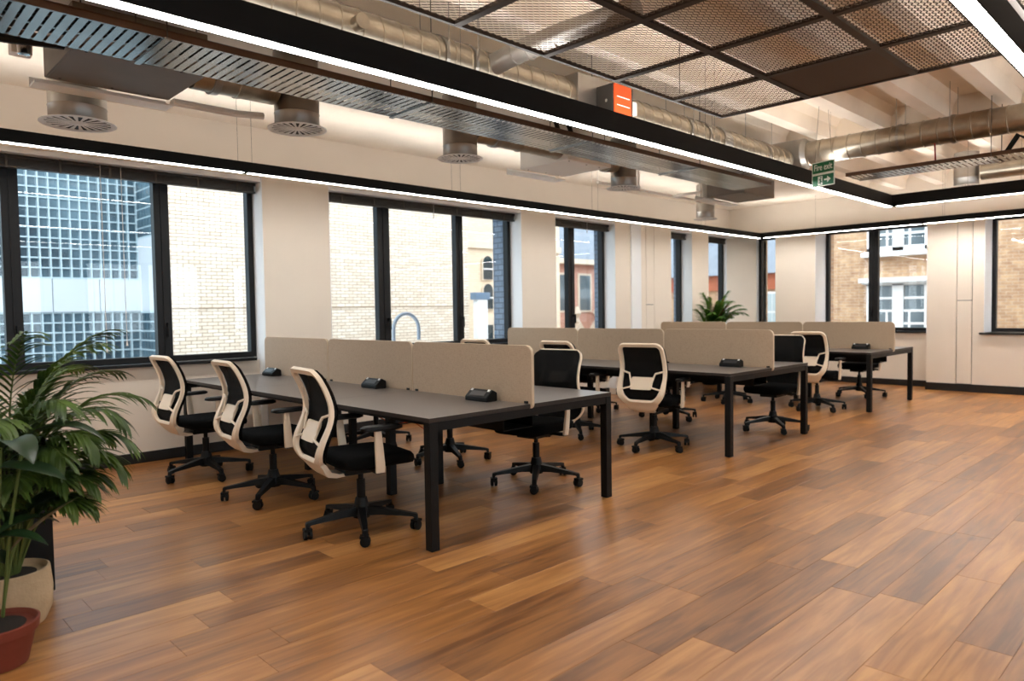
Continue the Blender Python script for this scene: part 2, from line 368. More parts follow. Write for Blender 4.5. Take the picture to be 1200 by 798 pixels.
# corner pier
c5 = [(12.42, 7.02), (12.42, 6.86), (12.66, 6.36), (13.0, 6.36), (13.0, 7.02)]
mb.rings([[(p[0], p[1], 0) for p in c5], [(p[0], p[1], ZH) for p in c5]])
wall_left = struct(mb.build('wall_left', 'wall'))
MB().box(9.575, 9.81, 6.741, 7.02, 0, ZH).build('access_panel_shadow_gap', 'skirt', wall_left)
MB().box(9.165, 9.42, YP-0.022, YP, 0.1, ZH).build('white_cover_strip', 'white_paint', wall_left)
mb = MB().box(XB, 13.3, 7.02, 7.3, ZH+0.02, 4.2).box(XB, 13.3, 7.02, 7.3, -4.0, ZS-0.03)
for i in range(0, len(xs)-1, 2):
    if i == 10: mb.box(12.43, 13.3, 7.02, 7.06, ZS-0.03, ZH+0.02)
    else: mb.box(xs[i]+0.015, xs[i+1]-0.015, 7.02, 7.02+{0: 0.28, 2: 0.10, 4: 0.28, 6: 0.13, 8: 0.09}[i], ZS-0.03, ZH+0.02)
struct(mb.build('wall_outer_left', 'blue_brick'))
k = 1
for a, b in OL:
    mb = MB().box(b-0.006, b, YP+0.001, YW, ZS, ZH) if b < 12 else MB().box(b-0.006, b, 6.87, YW, ZS, ZH)
    mb.box(a, a+0.006, YP+0.001, YW, ZS, ZH); mb.box(a, b, YP+0.012, YW, ZH-0.04, ZH)
    if b < 12: mb.box(b-0.006, b, YP+0.001, YA, 0.09, ZS).box(a, a+0.006, YP+0.001, YA, 0.09, ZS)
    o = struct(mb.build('trim_%d' % k, 'white_paint')); k += 1
mb = MB()
for a, b in OL: mb.box(a, b, YA-0.014, YA, 0, 0.095)
for i in range(0, len(xs)-1, 2):
    if xs[i+1]-xs[i] > 0.01: mb.box(xs[i]-0.012, xs[i+1]+0.012, YP-0.014, YP, 0, 0.095)
struct(mb.build('baseboard_left', 'skirt'))

# ---- right wall
OR_ = [(5.82, 6.36, XA), (3.40, 5.12, XA), (1.10, 2.65, XP)]
mb = MB().box(XP, 13.0, YB, 6.719, ZH, 3.4)
mb.box(XP, 12.78, 5.12, 5.82, 0, ZH).box(XP, 12.78, YB, 1.10, 0, ZH)
for a, b, xa in OR_: mb.box(xa, 12.78, a, b, 0, ZS)
mb.box(XP, 12.78, 3.005, 3.40, 0, ZH).box(XP, 12.78, 2.65, 2.795, 0, ZH).box(XP, 12.28, 2.805, 2.995, 0.12, 1.36).box(XP, 12.28, 2.805, 2.995, 1.37, ZH)
wall_right = struct(mb.build('wall_right', 'wall'))
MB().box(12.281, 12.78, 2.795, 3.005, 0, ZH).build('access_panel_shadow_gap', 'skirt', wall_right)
mb = MB().box(12.78, 13.05, YB, 7.02, ZH+0.02, 4.2).box(12.78, 13.05, YB, 7.02, -4, ZS-0.03)
for a, b in ((6.36, 7.02), (5.12, 5.82), (2.65, 3.40), (YB, 1.10)): mb.box(12.78, 13.05, a, b, ZS-0.03, ZH+0.02)
struct(mb.build('wall_outer_right', 'stock_brick_x'))
for a, b, xa in OR_:
    mb = MB().box(XP+0.001 if b < 6 else 12.6, XW, b-0.006, b, ZS, ZH).box(XP+0.001, XW, a, a+0.006, ZS, ZH).box(XP+0.012, XW, a, b, ZH-0.04, ZH)
    struct(mb.build('trim_%d' % k, 'white_paint')); k += 1
mb = MB().box(XA-0.014, XA, 3.40, 5.12, 0, 0.10).box(XA-0.014, XA, 5.82, 6.36, 0, 0.10)
mb.box(XP-0.014, XP, 5.108, 5.832, 0, 0.10).box(XP-0.014, XP, YB, 3.412, 0, 0.115).box(XP-0.014, XA, 3.40, 3.413, 0, 0.10)
struct(mb.build('baseboard_right', 'skirt'))
mb = MB().box(XB-0.2, XB, YB, 7.3, 0, ZS).box(XB-0.2, XB, YB, 7.3, ZH, 3.4)
mb.box(XB-0.2, XB, YB, 7.3, ZS, ZH)
struct(mb.build('wall_back', 'wall'))
mb = MB().box(XB, 13.0, YB-0.2, YB, 0, ZS).box(XB, 13.0, YB-0.2, YB, ZH-0.04, 3.4)
for a, b in ((XB, -2.2), (0.2, 1.0), (3.6, 4.4), (7.0, 7.8), (10.4, 13.0)): mb.box(a, b, YB-0.2, YB, ZS, ZH-0.04)  # piers leave openings for the added daylight windows
struct(mb.build('wall_near', 'wall'))

# ---- windows
def window(n, axis, base, a, b, mullions, z0=ZS+0.028, z1=ZH-0.04):
    """axis 'X': window in a Y=base plane running along X; axis 'Y': in an X=base plane running along Y."""
    def bx(mb, u0, u1, d0, d1, h0, h1):
        return mb.box(u0, u1, base+d0, base+d1, h0, h1) if axis == 'X' else mb.box(base+d0, base+d1, u0, u1, h0, h1)
    e = bpy.data.objects.new('window_%d' % n, None); COL.objects.link(e); struct(e)
    fr = MB(); t = 0.055
    bx(fr, a, a+t, 0, 0.09, z0, z1); bx(fr, b-t, b, 0, 0.09, z0, z1); bx(fr, a+t, b-t, 0, 0.09, z0, z0+t); bx(fr, a+t, b-t, 0, 0.09, z1-t, z1)
    fr.build('window_frame', 'frame', e, bevel=0.004)
    edges = [a+t]
    for (c0, c1) in mullions:
        mm = MB(); bx(mm, c0, c1, 0.004, 0.086, z0+t, z1-t); bx(mm, (c0+c1)/2-0.008, (c0+c1)/2+0.008, -0.004, 0.02, z0+t, z1-t)
        mo = mm.build('mullion', 'frame', e)
        hd = MB(); bx(hd, c1-0.05, c1-0.03, -0.03, 0.004, z0+0.32, z0+0.36); bx(hd, c1-0.052, c1-0.028, -0.045, -0.03, z0+0.23, z0+0.36); hd.build('handle', 'frame', mo)
        edges += [c0, c1]
    edges.append(b-t)
    for i in range(0, len(edges), 2):
        p = MB(); bx(p, edges[i], edges[i+1], 0.042, 0.050, z0+t, z1-t); p.build('pane', 'glass', e)
    return e
def sill(n_win, x0, x1, y0, y1):
    MB().box(x0, x1, y0, y1, ZS, ZS+0.028).build('window_sill', 'frame', n_win, bevel=0.003)
w1 = window(1, 'X', YW, -0.6, 3.154, [(0.2-0.06, 0.2), (1.08, 1.20), (2.225, 2.355)])
w2 = window(2, 'X', YW, 3.891, 6.744, [(4.625, 4.79), (5.79, 5.905)])
w3 = window(3, 'X', YW, 7.426, 8.774, [(7.93, 8.07)])
w4 = window(4, 'X', YW, 10.306, 10.954, [])
w5 = window(5, 'X', YW, 11.506, 12.414, [])
w6 = window(6, 'Y', XW, 5.826, 6.354, [])
w7 = window(7, 'Y', XW, 3.406, 5.114, [(4.255, 4.405)])
w8 = window(8, 'Y', XW, 1.106, 2.644, [(2.04, 2.19)])
for wn, a, b in ((w1, -0.6, 3.10), (w2, 3.89, 6.70), (w3, 7.43, 8.74), (w4, 10.31, 10.93), (w5, 11.51, 12.36)): sill(wn, a, b, 6.80, YW)
sill(w6, 12.57, XW, 5.83, 6.35); sill(w7, 12.57, XW, 3.40, 5.11); sill(w8, 12.20, XW, 1.05, 2.70)

window(9, 'X', YB-0.12, -2.2, 0.2, [(-1.07, -0.93)]); window(10, 'X', YB-0.12, 1.0, 3.6, [(2.23, 2.37)]); window(11, 'X', YB-0.12, 4.4, 7.0, [(5.63, 5.77)]); window(12, 'X', YB-0.12, 7.8, 10.4, [(9.03, 9.17)])  # added windows, out of view behind the camera, daylight to brighten the walls
# ---- blinds drawn up to the window heads
def blind(a, b, lab, cords):
    t = thing('venetian_blind', ((a+b)/2, 6.85, ZH-0.044), lab, 'blind', 'drawn-up venetian blinds')
    L = b-a
    MB().box(-L/2, L/2, -0.03, 0.03, -0.028, 0.0).build('headrail', 'blind', t)
    mb = MB()
    for q in range(6): mb.box(-L/2+0.01, L/2-0.01, -0.026, 0.026, -0.036-0.0085*q, -0.031-0.0085*q)
    mb.build('slat_stack', 'blind', t, kind='stuff')
    MB().box(-L/2, L/2, -0.028, 0.028, -0.10, -0.082).build('bottom_rail', 'blind', t)
    nb = max(2, int(L/0.36))
    for q in range(nb):
        xx = -L/2+L*(q+0.5)/nb
        MB().box(xx-0.009, xx+0.009, -0.034, -0.0305, -0.105, 0.002).build('ladder_tape', 'wire', t)
    for cx, ln in cords:
        MB().tube([(cx-(a+b)/2, -0.04, 0), (cx-(a+b)/2, -0.04, -ln)], 0.003, 6).tube([(cx-(a+b)/2, -0.04, -ln), (cx-(a+b)/2, -0.04, -ln-0.05)], [0.004, 0.010], 8).build('pull_cord', 'blind_cord', t)
blind(-0.55, 3.14, 'long dark blind drawn up over the window facing the glass-block building', [(1.77, 1.55), (1.93, 1.50)])
blind(3.91, 6.73, 'dark blind drawn up over the three-pane window facing the cream brick wall', [(5.35, 0.12)])
blind(7.44, 8.76, 'dark blind drawn up over the two-pane window facing the pink brick house', [(8.22, 0.10)])
blind(10.32, 10.93, 'short dark blind over the narrow window beside the access panel pillar', [])
blind(11.53, 12.30, 'short dark blind over the narrow window behind the corner palm', [])

# ---- ceiling
ceil = struct(MB().box(XB, 13.0, YB, 7.02, 3.34, 3.42).build('ceiling', 'ceil'))
MB().box(XB, XP, 4.62, YP, ZC, 3.34).build('flat_soffit', 'ceil', ceil)
yy = 1.54-0.56*10
while yy < 4.5:
    if yy > YB:
        mb = MB(); x0, x1 = XB, XP   # rib with splayed haunches
        pr = [(yy-0.065, ZC), (yy+0.065, ZC), (yy+0.085, 3.26), (yy+0.13, 3.34), (yy-0.13, 3.34), (yy-0.085, 3.26)]
        mb.rings([[(x0, p[0], p[1]) for p in pr], [(x1, p[0], p[1]) for p in pr]]); mb.build('beam', 'ceil', ceil)
    yy += 0.56
MB().box(8.05, 8.40, YB, 4.62, 3.115, 3.34).build('cross_beam', 'ceil', ceil)

# ================================================================== LIGHT FITTINGS
def led_path(name, pts, label, cuts, wires_at, z0, hgt=0.088, wid=0.075):
    """Suspended black light channel through pts (corner points), diffuser below and above."""
    t = thing(name, (pts[0][0], pts[0][1], z0), label, 'light'); ox, oy = pts[0]
    for i in range(len(pts)-1):
        (ax, ay), (bx_, by) = pts[i], pts[i+1]; h = wid/2; alongx = abs(bx_-ax) > abs(by-ay)
        lo, hi = (min(ax, bx_), max(ax, bx_)) if alongx else (min(ay, by), max(ay, by))
        def B(mb, u0, u1, v0, v1, za, zb):
            return mb.box(u0-ox, u1-ox, ay+v0-oy, ay+v1-oy, za, zb) if alongx else mb.box(ax+v0-ox, ax+v1-ox, u0-oy, u1-oy, za, zb)
        lo2, hi2 = lo-h, hi+h
        if not alongx: lo2 = lo + (h if i > 0 and min(ay, by) in [q[1] for q in (pts[i-1],)] else (h if i+2 < len(pts) and by < ay else 0)); hi2 = hi - h
        hs = MB(); B(hs, lo2, hi2, -h, -h+0.008, 0, hgt); B(hs, lo2, hi2, h-0.008, h, 0, hgt); B(hs, lo2, hi2, -h+0.008, h-0.008, 0.02, hgt-0.02)
        hs.build('housing', 'led_body', t)
        seg = [lo2+0.02] + [c for c in cuts[i]] + [hi2-0.02]
        for a, b in zip(seg[:-1], seg[1:]):
            d = MB(); B(d, a+0.02, b-0.02, -h+0.0081, h-0.0081, 0.001, 0.0199); d.build('diffuser', 'led', t)
        for c in cuts[i]:
            d = MB(); B(d, c-0.0199, c+0.0199, -h+0.0081, h-0.0081, 0.0, 0.0199); d.build('joint_cap', 'led_body', t)
        d = MB(); B(d, lo2+0.1, hi2-0.1, -h+0.0081, h-0.0081, hgt-0.0199, hgt-0.004); d.build('uplight_diffuser', 'led_up', t)
    for (x, y_, s) in wires_at:
        top = (3.125 if y_ > 4.62 else 3.34) - z0
        for dd in (-s, s):
            wx, wy = (dd, 0)
            MB().tube([(x+wx-ox, y_-oy, hgt-0.006), (x+wx-ox, y_-oy, top)], 0.0013, 5).build('suspension_wire', 'wire', t)
    return t
led_path('perimeter_light', [(-2.6, 5.87), (11.73, 5.87), (11.73, -3.6)], 'long black light channel hung along both window walls, meeting in a corner',
         [[-0.1, 2.62, 4.92, 7.25, 9.6], [3.32, 0.9, -1.4]], [(2.62, 5.87, 0.06), (4.92, 5.87, 0.06), (7.25, 5.87, 0.06), (9.9, 5.87, 0.06), (11.73, 4.9, 0.0), (11.73, 3.05, 0.05)], 2.5)
led_path('loop_light', [(-2.6, 3.02), (9.38, 3.02), (9.38, 0.79), (-2.6, 0.79)], 'black rectangular loop of light channel hung over the desks beside the fire exit sign',
         [[], [], []], [(1.0, 3.02, 0.0), (2.65, 3.02, 0.07), (5.2, 3.02, 0.07), (7.6, 3.02, 0.0), (9.38, 2.2, 0.0), (9.38, 1.7, 0.0)], 2.5, hgt=0.14, wid=0.085)

# ================================================================== DESKS
ZT = 0.735
def bench(x0, y0, y1, D, label):
    t = thing('bench_desk', (x0+D/2, y0, 0), label, 'desk', 'three long bench desks'); L = y1-y0; h = D/2; n = 3; p = L/n
    for j in range(n):
        for s in (-1, 1):
            a, b = (-h, -0.012) if s < 0 else (0.012, h)
            o = MB().box(a, b, j*p+(0.001 if j else 0), (j+1)*p-0.001, ZT-0.0245, ZT-0.0005).build('tabletop', 'desk', t)
            o.data.materials.append(M['desk_edge'])
            for pl in o.data.polygons:
                if abs(pl.normal.z) < 0.5: pl.material_index = 1
    lw = 0.055
    for yl in (0.0, L-lw):
        for s in (-1, 1):
            xa = -h if s < 0 else h-lw
            MB().box(xa, xa+lw, yl, yl+lw, 0.004, ZT-0.026).box(xa+0.008, xa+lw-0.008, yl+0.008, yl+lw-0.008, 0, 0.004).build('leg', 'black', t, bevel=0.003)
        MB().box(-h+lw, h-lw, yl+0.004, yl+lw-0.004, ZT-0.075, ZT-0.026).build('end_rail', 'black', t)
    for j in (1, 2):
        for s in (-1, 1):
            xa = s*0.215-lw/2
            MB().box(xa, xa+lw, j*p-lw/2, j*p+lw/2, 0, ZT-0.03).build('leg', 'black', t, bevel=0.003)
        MB().box(-h+0.08, h-0.08, j*p-0.025, j*p+0.025, ZT-0.06, ZT-0.026).build('cross_rail', 'black', t)
    for s in (-1, 1):
        xa = s*(h-0.12)
        MB().box(xa-0.02, xa+0.02, lw, L-lw, ZT-0.065, ZT-0.026).build('side_beam', 'black', t)
    mb = MB().box(-0.13, 0.13, 0.12, L-0.12, ZT-0.17, ZT-0.166).box(-0.13, -0.126, 0.12, L-0.12, ZT-0.17, ZT-0.10).box(0.126, 0.13, 0.12, L-0.12, ZT-0.17, ZT-0.10)
    for j in range(6): mb.box(-0.13, 0.13, 0.25+j*(L-0.5)/5-0.012, 0.25+j*(L-0.5)/5+0.012, ZT-0.166, ZT-0.0251) if False else mb.box(-0.13, -0.126, 0.25+j*(L-0.5)/5-0.012, 0.25+j*(L-0.5)/5+0.012, ZT-0.10, ZT-0.0251)
    mb.build('cable_basket', 'black', t)
    return t
def rrect(w, h, r, n=6, rb=None):
    rb = r if rb is None else rb; pts = []
    for (cx, cy, a0, rr) in ((w/2-r, h-r, 0, r), (-w/2+r, h-r, PI/2, r), (-w/2+rb, rb, PI, rb), (w/2-rb, rb, 1.5*PI, rb)):
        for i in range(n+1):
            a = a0+PI/2*i/n; pts.append((cx+rr*math.cos(a), cy+rr*math.sin(a)))
    return pts
def screen(x, ya, yb, label):
    t = thing('divider_screen', (x, (ya+yb)/2, ZT-0.03), label, 'divider', 'fabric divider screens on the bench desks'); wd = yb-ya-0.006
    pts = rrect(wd, 0.39, 0.055, 6, 0.03); th = 0.011
    MB().rings([[(-th, p[0]*0.994, 0.002+p[1]*0.992) for p in pts], [(th, p[0]*0.994, 0.002+p[1]*0.992) for p in pts]]).build('panel', 'fabric', t)
    # pale edging strip round the panel
    o_ = [(p[0], p[1]) for p in pts]; i_ = [(p[0]*0.993, 0.0022+p[1]*0.989) for p in pts]
    rg = []
    for (po, pi) in zip(o_, i_): rg.append([(-th+0.003, po[0], po[1]), (th-0.003, po[0], po[1]), (th+0.0006, pi[0], pi[1]), (-th-0.0006, pi[0], pi[1])])
    MB().rings(rg, cap=False, closed=True).build('edging', 'fabric_edge', t, smooth=True)
    for s in (-1, 1):
        MB().box(-0.018, 0.018, s*(wd/2-0.05)-0.015, s*(wd/2-0.05)+0.015, 0.0305, 0.045).build('clamp', 'plastic', t)
BX = [(2.339, 3.05, 6.68), (5.652, 3.095, 6.69), (9.17, 3.15, 6.70)]; DD = 1.583
BLAB = ['long grey-topped bench desk standing next to the potted palms', 'long grey-topped bench desk standing between two others', 'long grey-topped bench desk standing by the brick-house windows']
SN = [['fabric screen on the palm-side bench, at its aisle end', 'fabric screen on the palm-side bench, in the middle', 'fabric screen on the palm-side bench, against the wall pillar'],
      ['fabric screen on the middle bench, at its aisle end', 'fabric screen on the middle bench, between two others', 'fabric screen on the middle bench, at its window end'],
      ['fabric screen on the bench by the brick-house windows, at its aisle end', 'fabric screen on the bench by the brick-house windows, between two others', 'fabric screen on the bench by the brick-house windows, at its window end']]
for i, (bx_, ya, yb) in enumerate(BX):
    bench(bx_, ya, yb, DD, BLAB[i]); p = (yb-ya)/3
    for j in range(3): screen(bx_+DD/2, ya+j*p-(0.02 if j == 0 else 0), ya+(j+1)*p, SN[i][j])

# desktop power boxes
def power_box(x, y_, label):
    t = thing('power_box', (x, y_, ZT), label, 'power box', 'black power boxes on the desks')
    pr = [(-0.05, 0), (0.045, 0), (0.045, 0.055), (0.005, 0.075), (-0.05, 0.028)]
    MB().rings([[(q[0], -0.105, q[1]) for q in pr], [(q[0], 0.105, q[1]) for q in pr]]).build('case', 'plastic', t, bevel=0.006)
    nrm = Vector((-0.047, 0, 0.055)).normalized()
    def face(y0, y1, s0, s1, lift):
        a, b = Vector((-0.05, 0, 0.028)), Vector((0.005, 0, 0.075)); d = b-a
        vs = [a+d*s0+nrm*lift+Vector((0, y0, 0)), a+d*s0+nrm*lift+Vector((0, y1, 0)), a+d*s1+nrm*lift+Vector((0, y1, 0)), a+d*s1+nrm*lift+Vector((0, y0, 0))]
        vs2 = [v-nrm*0.004 for v in vs]
        return MB().add(vs+vs2, [(0,3,2,1),(0,1,5,4),(1,2,6,5),(2,3,7,6),(3,0,4,7)])
    face(-0.07, 0.07, 0.18, 0.72, 0.003).build('socket_face', 'socket', t)
    for yy_ in (-0.08, 0.08): face(yy_-0.009, yy_+0.009, 0.72, 0.95, 0.0035).build('indicator_dot', 'white_dot', t)
pb = 0.085
power_box(BX[0][0]+DD/2-pb, 6.38, 'black power box on the palm-side bench, by the wall pillar')
power_box(BX[0][0]+DD/2-pb, 4.66, 'black power box on the palm-side bench, at its middle screen')
power_box(BX[0][0]+DD/2-pb, 3.42, 'black power box on the palm-side bench, near its aisle end')
power_box(BX[1][0]+DD/2-pb, 3.47, 'black power box near the aisle end of the middle bench')
power_box(BX[2][0]+DD/2-pb, 3.52, 'black power box on the bench by the brick-house windows')

# ================================================================== CHAIRS
def prof_x(z):
    P_ = [(0.38, -0.19), (0.42, -0.255), (0.46, -0.300), (0.51, -0.322), (0.56, -0.318), (0.62, -0.292), (0.68, -0.262), (0.74, -0.246), (0.80, -0.250), (0.87, -0.272), (0.94, -0.306), (1.0, -0.342), (1.05, -0.372)]
    for (z0, x0), (z1, x1) in zip(P_[:-1], P_[1:]):
        if z <= z1: 
            t = max(0.0, (z-z0)/(z1-z0)); return x0+(x1-x0)*t
    return P_[-1][1]
def px(z): return (prof_x(z-0.03)+prof_x(z)*2+prof_x(z+0.03))/4
ZB0, ZB1 = 0.440, 1.0
def half_w(z):  # half width of the back outline at height z
    t = (z-ZB0)/(ZB1-ZB0)
    wmax = 0.238-0.022*t
    rt, rbm = 0.065, 0.15
    if z > ZB1-rt: wmax = wmax-rt+math.sqrt(max(0, rt*rt-(z-(ZB1-rt))**2))
    if z < ZB0+rbm: wmax = wmax-rbm+math.sqrt(max(0, rbm*rbm-((ZB0+rbm)-z)**2))
    return wmax
def back_loop():
    zs = []
    for i in range(13): zs.append(ZB0+0.15*(1-math.cos(PI/2*i/12)))
    for i in range(1, 12): zs.append(ZB0+0.15+(ZB1-0.065-ZB0-0.15)*i/12)
    for i in range(9): zs.append(ZB1-0.065+0.065*math.sin(PI/2*i/8))
    right = [(half_w(z), z) for z in zs]
    return right + [(-a, b) for a, b in reversed(right)]
def make_chair(label):
    t = thing('office_chair', (0, 0, 0), label, 'chair', 'office chairs at the bench desks')
    # five-star base
    base = MB(); base.lathe([(0.02, 0.075), (0.05, 0.08), (0.055, 0.12), (0.042, 0.165), (0.034, 0.20), (0.03, 0.20)], n=16)
    for i in range(5):
        a = 2*PI*i/5; R = Matrix.Rotation(a, 4, 'Z'); rg = []
        for r, w_, z0, z1 in ((0.03, 0.030, 0.095, 0.150), (0.12, 0.026, 0.098, 0.138), (0.24, 0.021, 0.090, 0.117), (0.315, 0.018, 0.084, 0.104), (0.335, 0.017, 0.066, 0.100), (0.342, 0.012, 0.062, 0.092)):
            rg.append([R @ Vector((r, -w_, z0)), R @ Vector((r, w_, z0)), R @ Vector((r, w_*0.75, z1)), R @ Vector((r, -w_*0.75, z1))])
        base.rings(rg)
    b = base.build('star_base', 'plastic', t, smooth=True)
    for i in range(5):
        a = 2*PI*i/5; sw = [0.7, 2.1, 4.0, 5.2, 3.0][i]; R = Matrix.Translation((0.33*math.cos(a), 0.33*math.sin(a), 0)) @ Matrix.Rotation(sw, 4, 'Z'); c = MB()
        for s in (-1, 1):
            rg = []
            for rr, yy_ in ((0.020, 0.005), (0.029, 0.007), (0.030, 0.014), (0.029, 0.023), (0.016, 0.026)):
                rg.append([R @ Vector((rr*math.cos(2*PI*k_/12), s*yy_, 0.030+rr*math.sin(2*PI*k_/12))) for k_ in range(12)])
            c.rings(rg)
        c.box(-0.012, 0.012, -0.007, 0.007, 0.03, 0.07, R); c.box(-0.03, 0.02, -0.024, 0.024, 0.050, 0.064, R)
        c.build('caster', 'rubber', b, smooth=True)
    MB().lathe([(0.026, 0.19), (0.026, 0.31), (0.016, 0.312), (0.016, 0.385)], n=14).build('gas_column', 'plastic', t, smooth=True)
    me = MB().box(-0.13, 0.12, -0.09, 0.09, 0.36, 0.415); me.tube([(0.02, -0.09, 0.385), (0.02, -0.20, 0.385), (0.02, -0.215, 0.383)], [0.008, 0.007, 0.012], 8); me.tube([(-0.05, 0.09, 0.385), (-0.05, 0.19, 0.38)], [0.008, 0.011], 8)
    me.build('tilt_mechanism', 'plastic', t, bevel=0.006)
    # seat cushion
    st = MB(); rg = []
    for sc, z in ((0.86, 0.412), (0.97, 0.425), (1.0, 0.448), (0.985, 0.470), (0.93, 0.484), (0.75, 0.490), (0.4, 0.488)):
        ring = []
        for k_ in range(36):
            a = 2*PI*k_/36; e = 0.36; ca, sa = math.cos(a), math.sin(a)
            x = 0.245*math.copysign(abs(ca)**e, ca)*sc; y_ = 0.245*math.copysign(abs(sa)**e, sa)*sc*(1.0-0.06*(x/0.245))
            dz = -0.022*max(0, (x-0.12)/0.125)**2; ring.append((0.04+x, y_, z+dz))
        rg.append(ring)
    st.rings(rg); st.build('seat', 'fabric_seat', t, smooth=True)
    # back frame loop
    loop = back_loop(); n = len(loop); fr = []
    P3 = [Vector((px(z), y_, z)) for y_, z in loop]
    for i in range(n):
        tg = (P3[(i+1) % n]-P3[i-1]).normalized(); e = 0.01; z = loop[i][1]
        nrm = Vector((1, 0, -(px(z+e)-px(z-e))/(2*e))).normalized()     # points forward
        side = tg.cross(nrm).normalized()
        if side.dot(Vector((0, loop[i][0], z-0.72))) < 0: side = -side
        wd = 0.036 + 0.020*max(0.0, min(1.0, (0.66-z)/0.12))
        q = P3[i]-nrm*0.004
        pts = []
        for (u, v) in ((0, -1), (-0.3, -1), (-0.9, -0.8), (-1, -0.2), (-1, 0.9), (-0.2, 1), (0, 0.8)):
            pts.append(q + side*(u*wd) + nrm*(v*0.013))
        fr.append(pts)
    f_ = MB().rings(fr, cap=False, closed=True).build('back_frame', 'cream', t, smooth=True)
    # spine: shell from the loop bottom curling under the seat
    sp = MB(); rg = []
    for (x, z, wd, th) in ((px(0.475)-0.004, 0.475, 0.17, 0.010), (px(0.44)-0.004, 0.440, 0.155, 0.016), (-0.252, 0.405, 0.125, 0.018), (-0.225, 0.378, 0.095, 0.017), (-0.170, 0.362, 0.075, 0.014), (-0.07, 0.362, 0.06, 0.012)):
        rg.append([(x-th*0.7, -wd, z-th*0.6), (x-th*0.7, wd, z-th*0.6), (x+th*0.7, wd*0.94, z+th*0.8), (x+th*0.7, -wd*0.94, z+th*0.8)])
    sp.rings(rg); sp.build('spine', 'cream', t, smooth=True)
    # mesh sheet stretched over the front of the frame
    ms = MB(); rows = []
    nz = 22
    for i in range(nz+1):
        z = ZB0+0.004+(ZB1-ZB0-0.008)*i/nz; hw = half_w(z)+0.001; rows.append([(px(z)+0.0135-0.02*math.cos(y_*PI/2/0.25)*0.0+0.012*(abs(y_)/0.24)**2, y_, z) for y_ in [hw*(-1+2*k_/10) for k_ in range(11)]])
    vs = [p for r in rows for p in r]; fs = []
    for i in range(nz):
        for k_ in range(10):
            a = i*11+k_; fs.append((a, a+1, a+12, a+11))
    o2 = len(vs); vs2 = [(p[0]+0.004, p[1], p[2]) for p in vs]; fs2 = [tuple(o2+q for q in reversed(f)) for f in fs]
    ms.add(vs+vs2, fs+fs2); ms.build('back_mesh', 'back_mesh', t, smooth=True)
    # lumbar support behind the mesh
    lb = MB()
    z0, z1 = 0.580, 0.690
    pl = []
    for i in range(7):
        z = z0+(z1-z0)*i/6; hw = 0.105 if 0 < i < 6 else 0.095; x = px(z)-0.012
        pl.append([(x-0.006, -hw, z), (x-0.010, 0, z), (x-0.006, hw, z), (x+0.006, hw, z), (x+0.004, 0, z), (x+0.006, -hw, z)])
    lb.rings(pl)
    for s in (-1, 1):
        hw = half_w(0.75)-0.02
        lb.tube([(px(0.63)-0.016, s*0.10, 0.635), (px(0.68)-0.020, s*0.118, 0.70), (px(0.715)-0.020, s*0.125, 0.722), (px(0.745)-0.010, s*hw, 0.745)], 0.0085, 6)
        lb.tube([(px(0.60)-0.016, s*0.09, 0.605), (px(0.59)-0.018, s*0.14, 0.592), (px(0.575)-0.010, s*hw, 0.575)], 0.0085, 6)
    lb.build('lumbar_support', 'cream', t, smooth=True)
    # arms
    for s in (-1, 1):
        rg = []
        for (x, z, dx, dy, yy_) in ((0.005, 0.395, 0.026, 0.013, 0.272), (0.003, 0.44, 0.027, 0.014, 0.278), (-0.005, 0.54, 0.024, 0.013, 0.283), (-0.012, 0.640, 0.020, 0.011, 0.285)):
            y_ = s*yy_; rg.append([(x-dx, y_-dy*0.6, z), (x-dx*0.6, y_-dy, z), (x+dx*0.6, y_-dy, z), (x+dx, y_-dy*0.6, z), (x+dx, y_+dy*0.6, z), (x+dx*0.6, y_+dy, z), (x-dx*0.6, y_+dy, z), (x-dx, y_+dy*0.6, z)])
        ap = MB().rings(rg).build('arm_post', 'cream', t, smooth=True)
        MB().box(-0.02, 0.03, min(s*0.10, s*0.272), max(s*0.10, s*0.272), 0.388, 0.408).build('arm_bracket', 'plastic', t, bevel=0.004)
        pd = MB(); rg = []
        for sc, z in ((0.82, 0.640), (1.0, 0.646), (1.0, 0.660), (0.88, 0.668)):
            rg.append([(0.015+0.125*math.copysign(abs(math.cos(2*PI*k_/24))**0.55, math.cos(2*PI*k_/24))*sc, s*0.278+0.042*math.copysign(abs(math.sin(2*PI*k_/24))**0.55, math.sin(2*PI*k_/24))*sc, z) for k_ in range(24)])
        pd.rings(rg); pd.build('arm_pad', 'plastic', t, smooth=True)
    return t
PALM, MID, FAR = 'the palm-side bench', 'the middle bench', 'the bench by the brick-house windows'
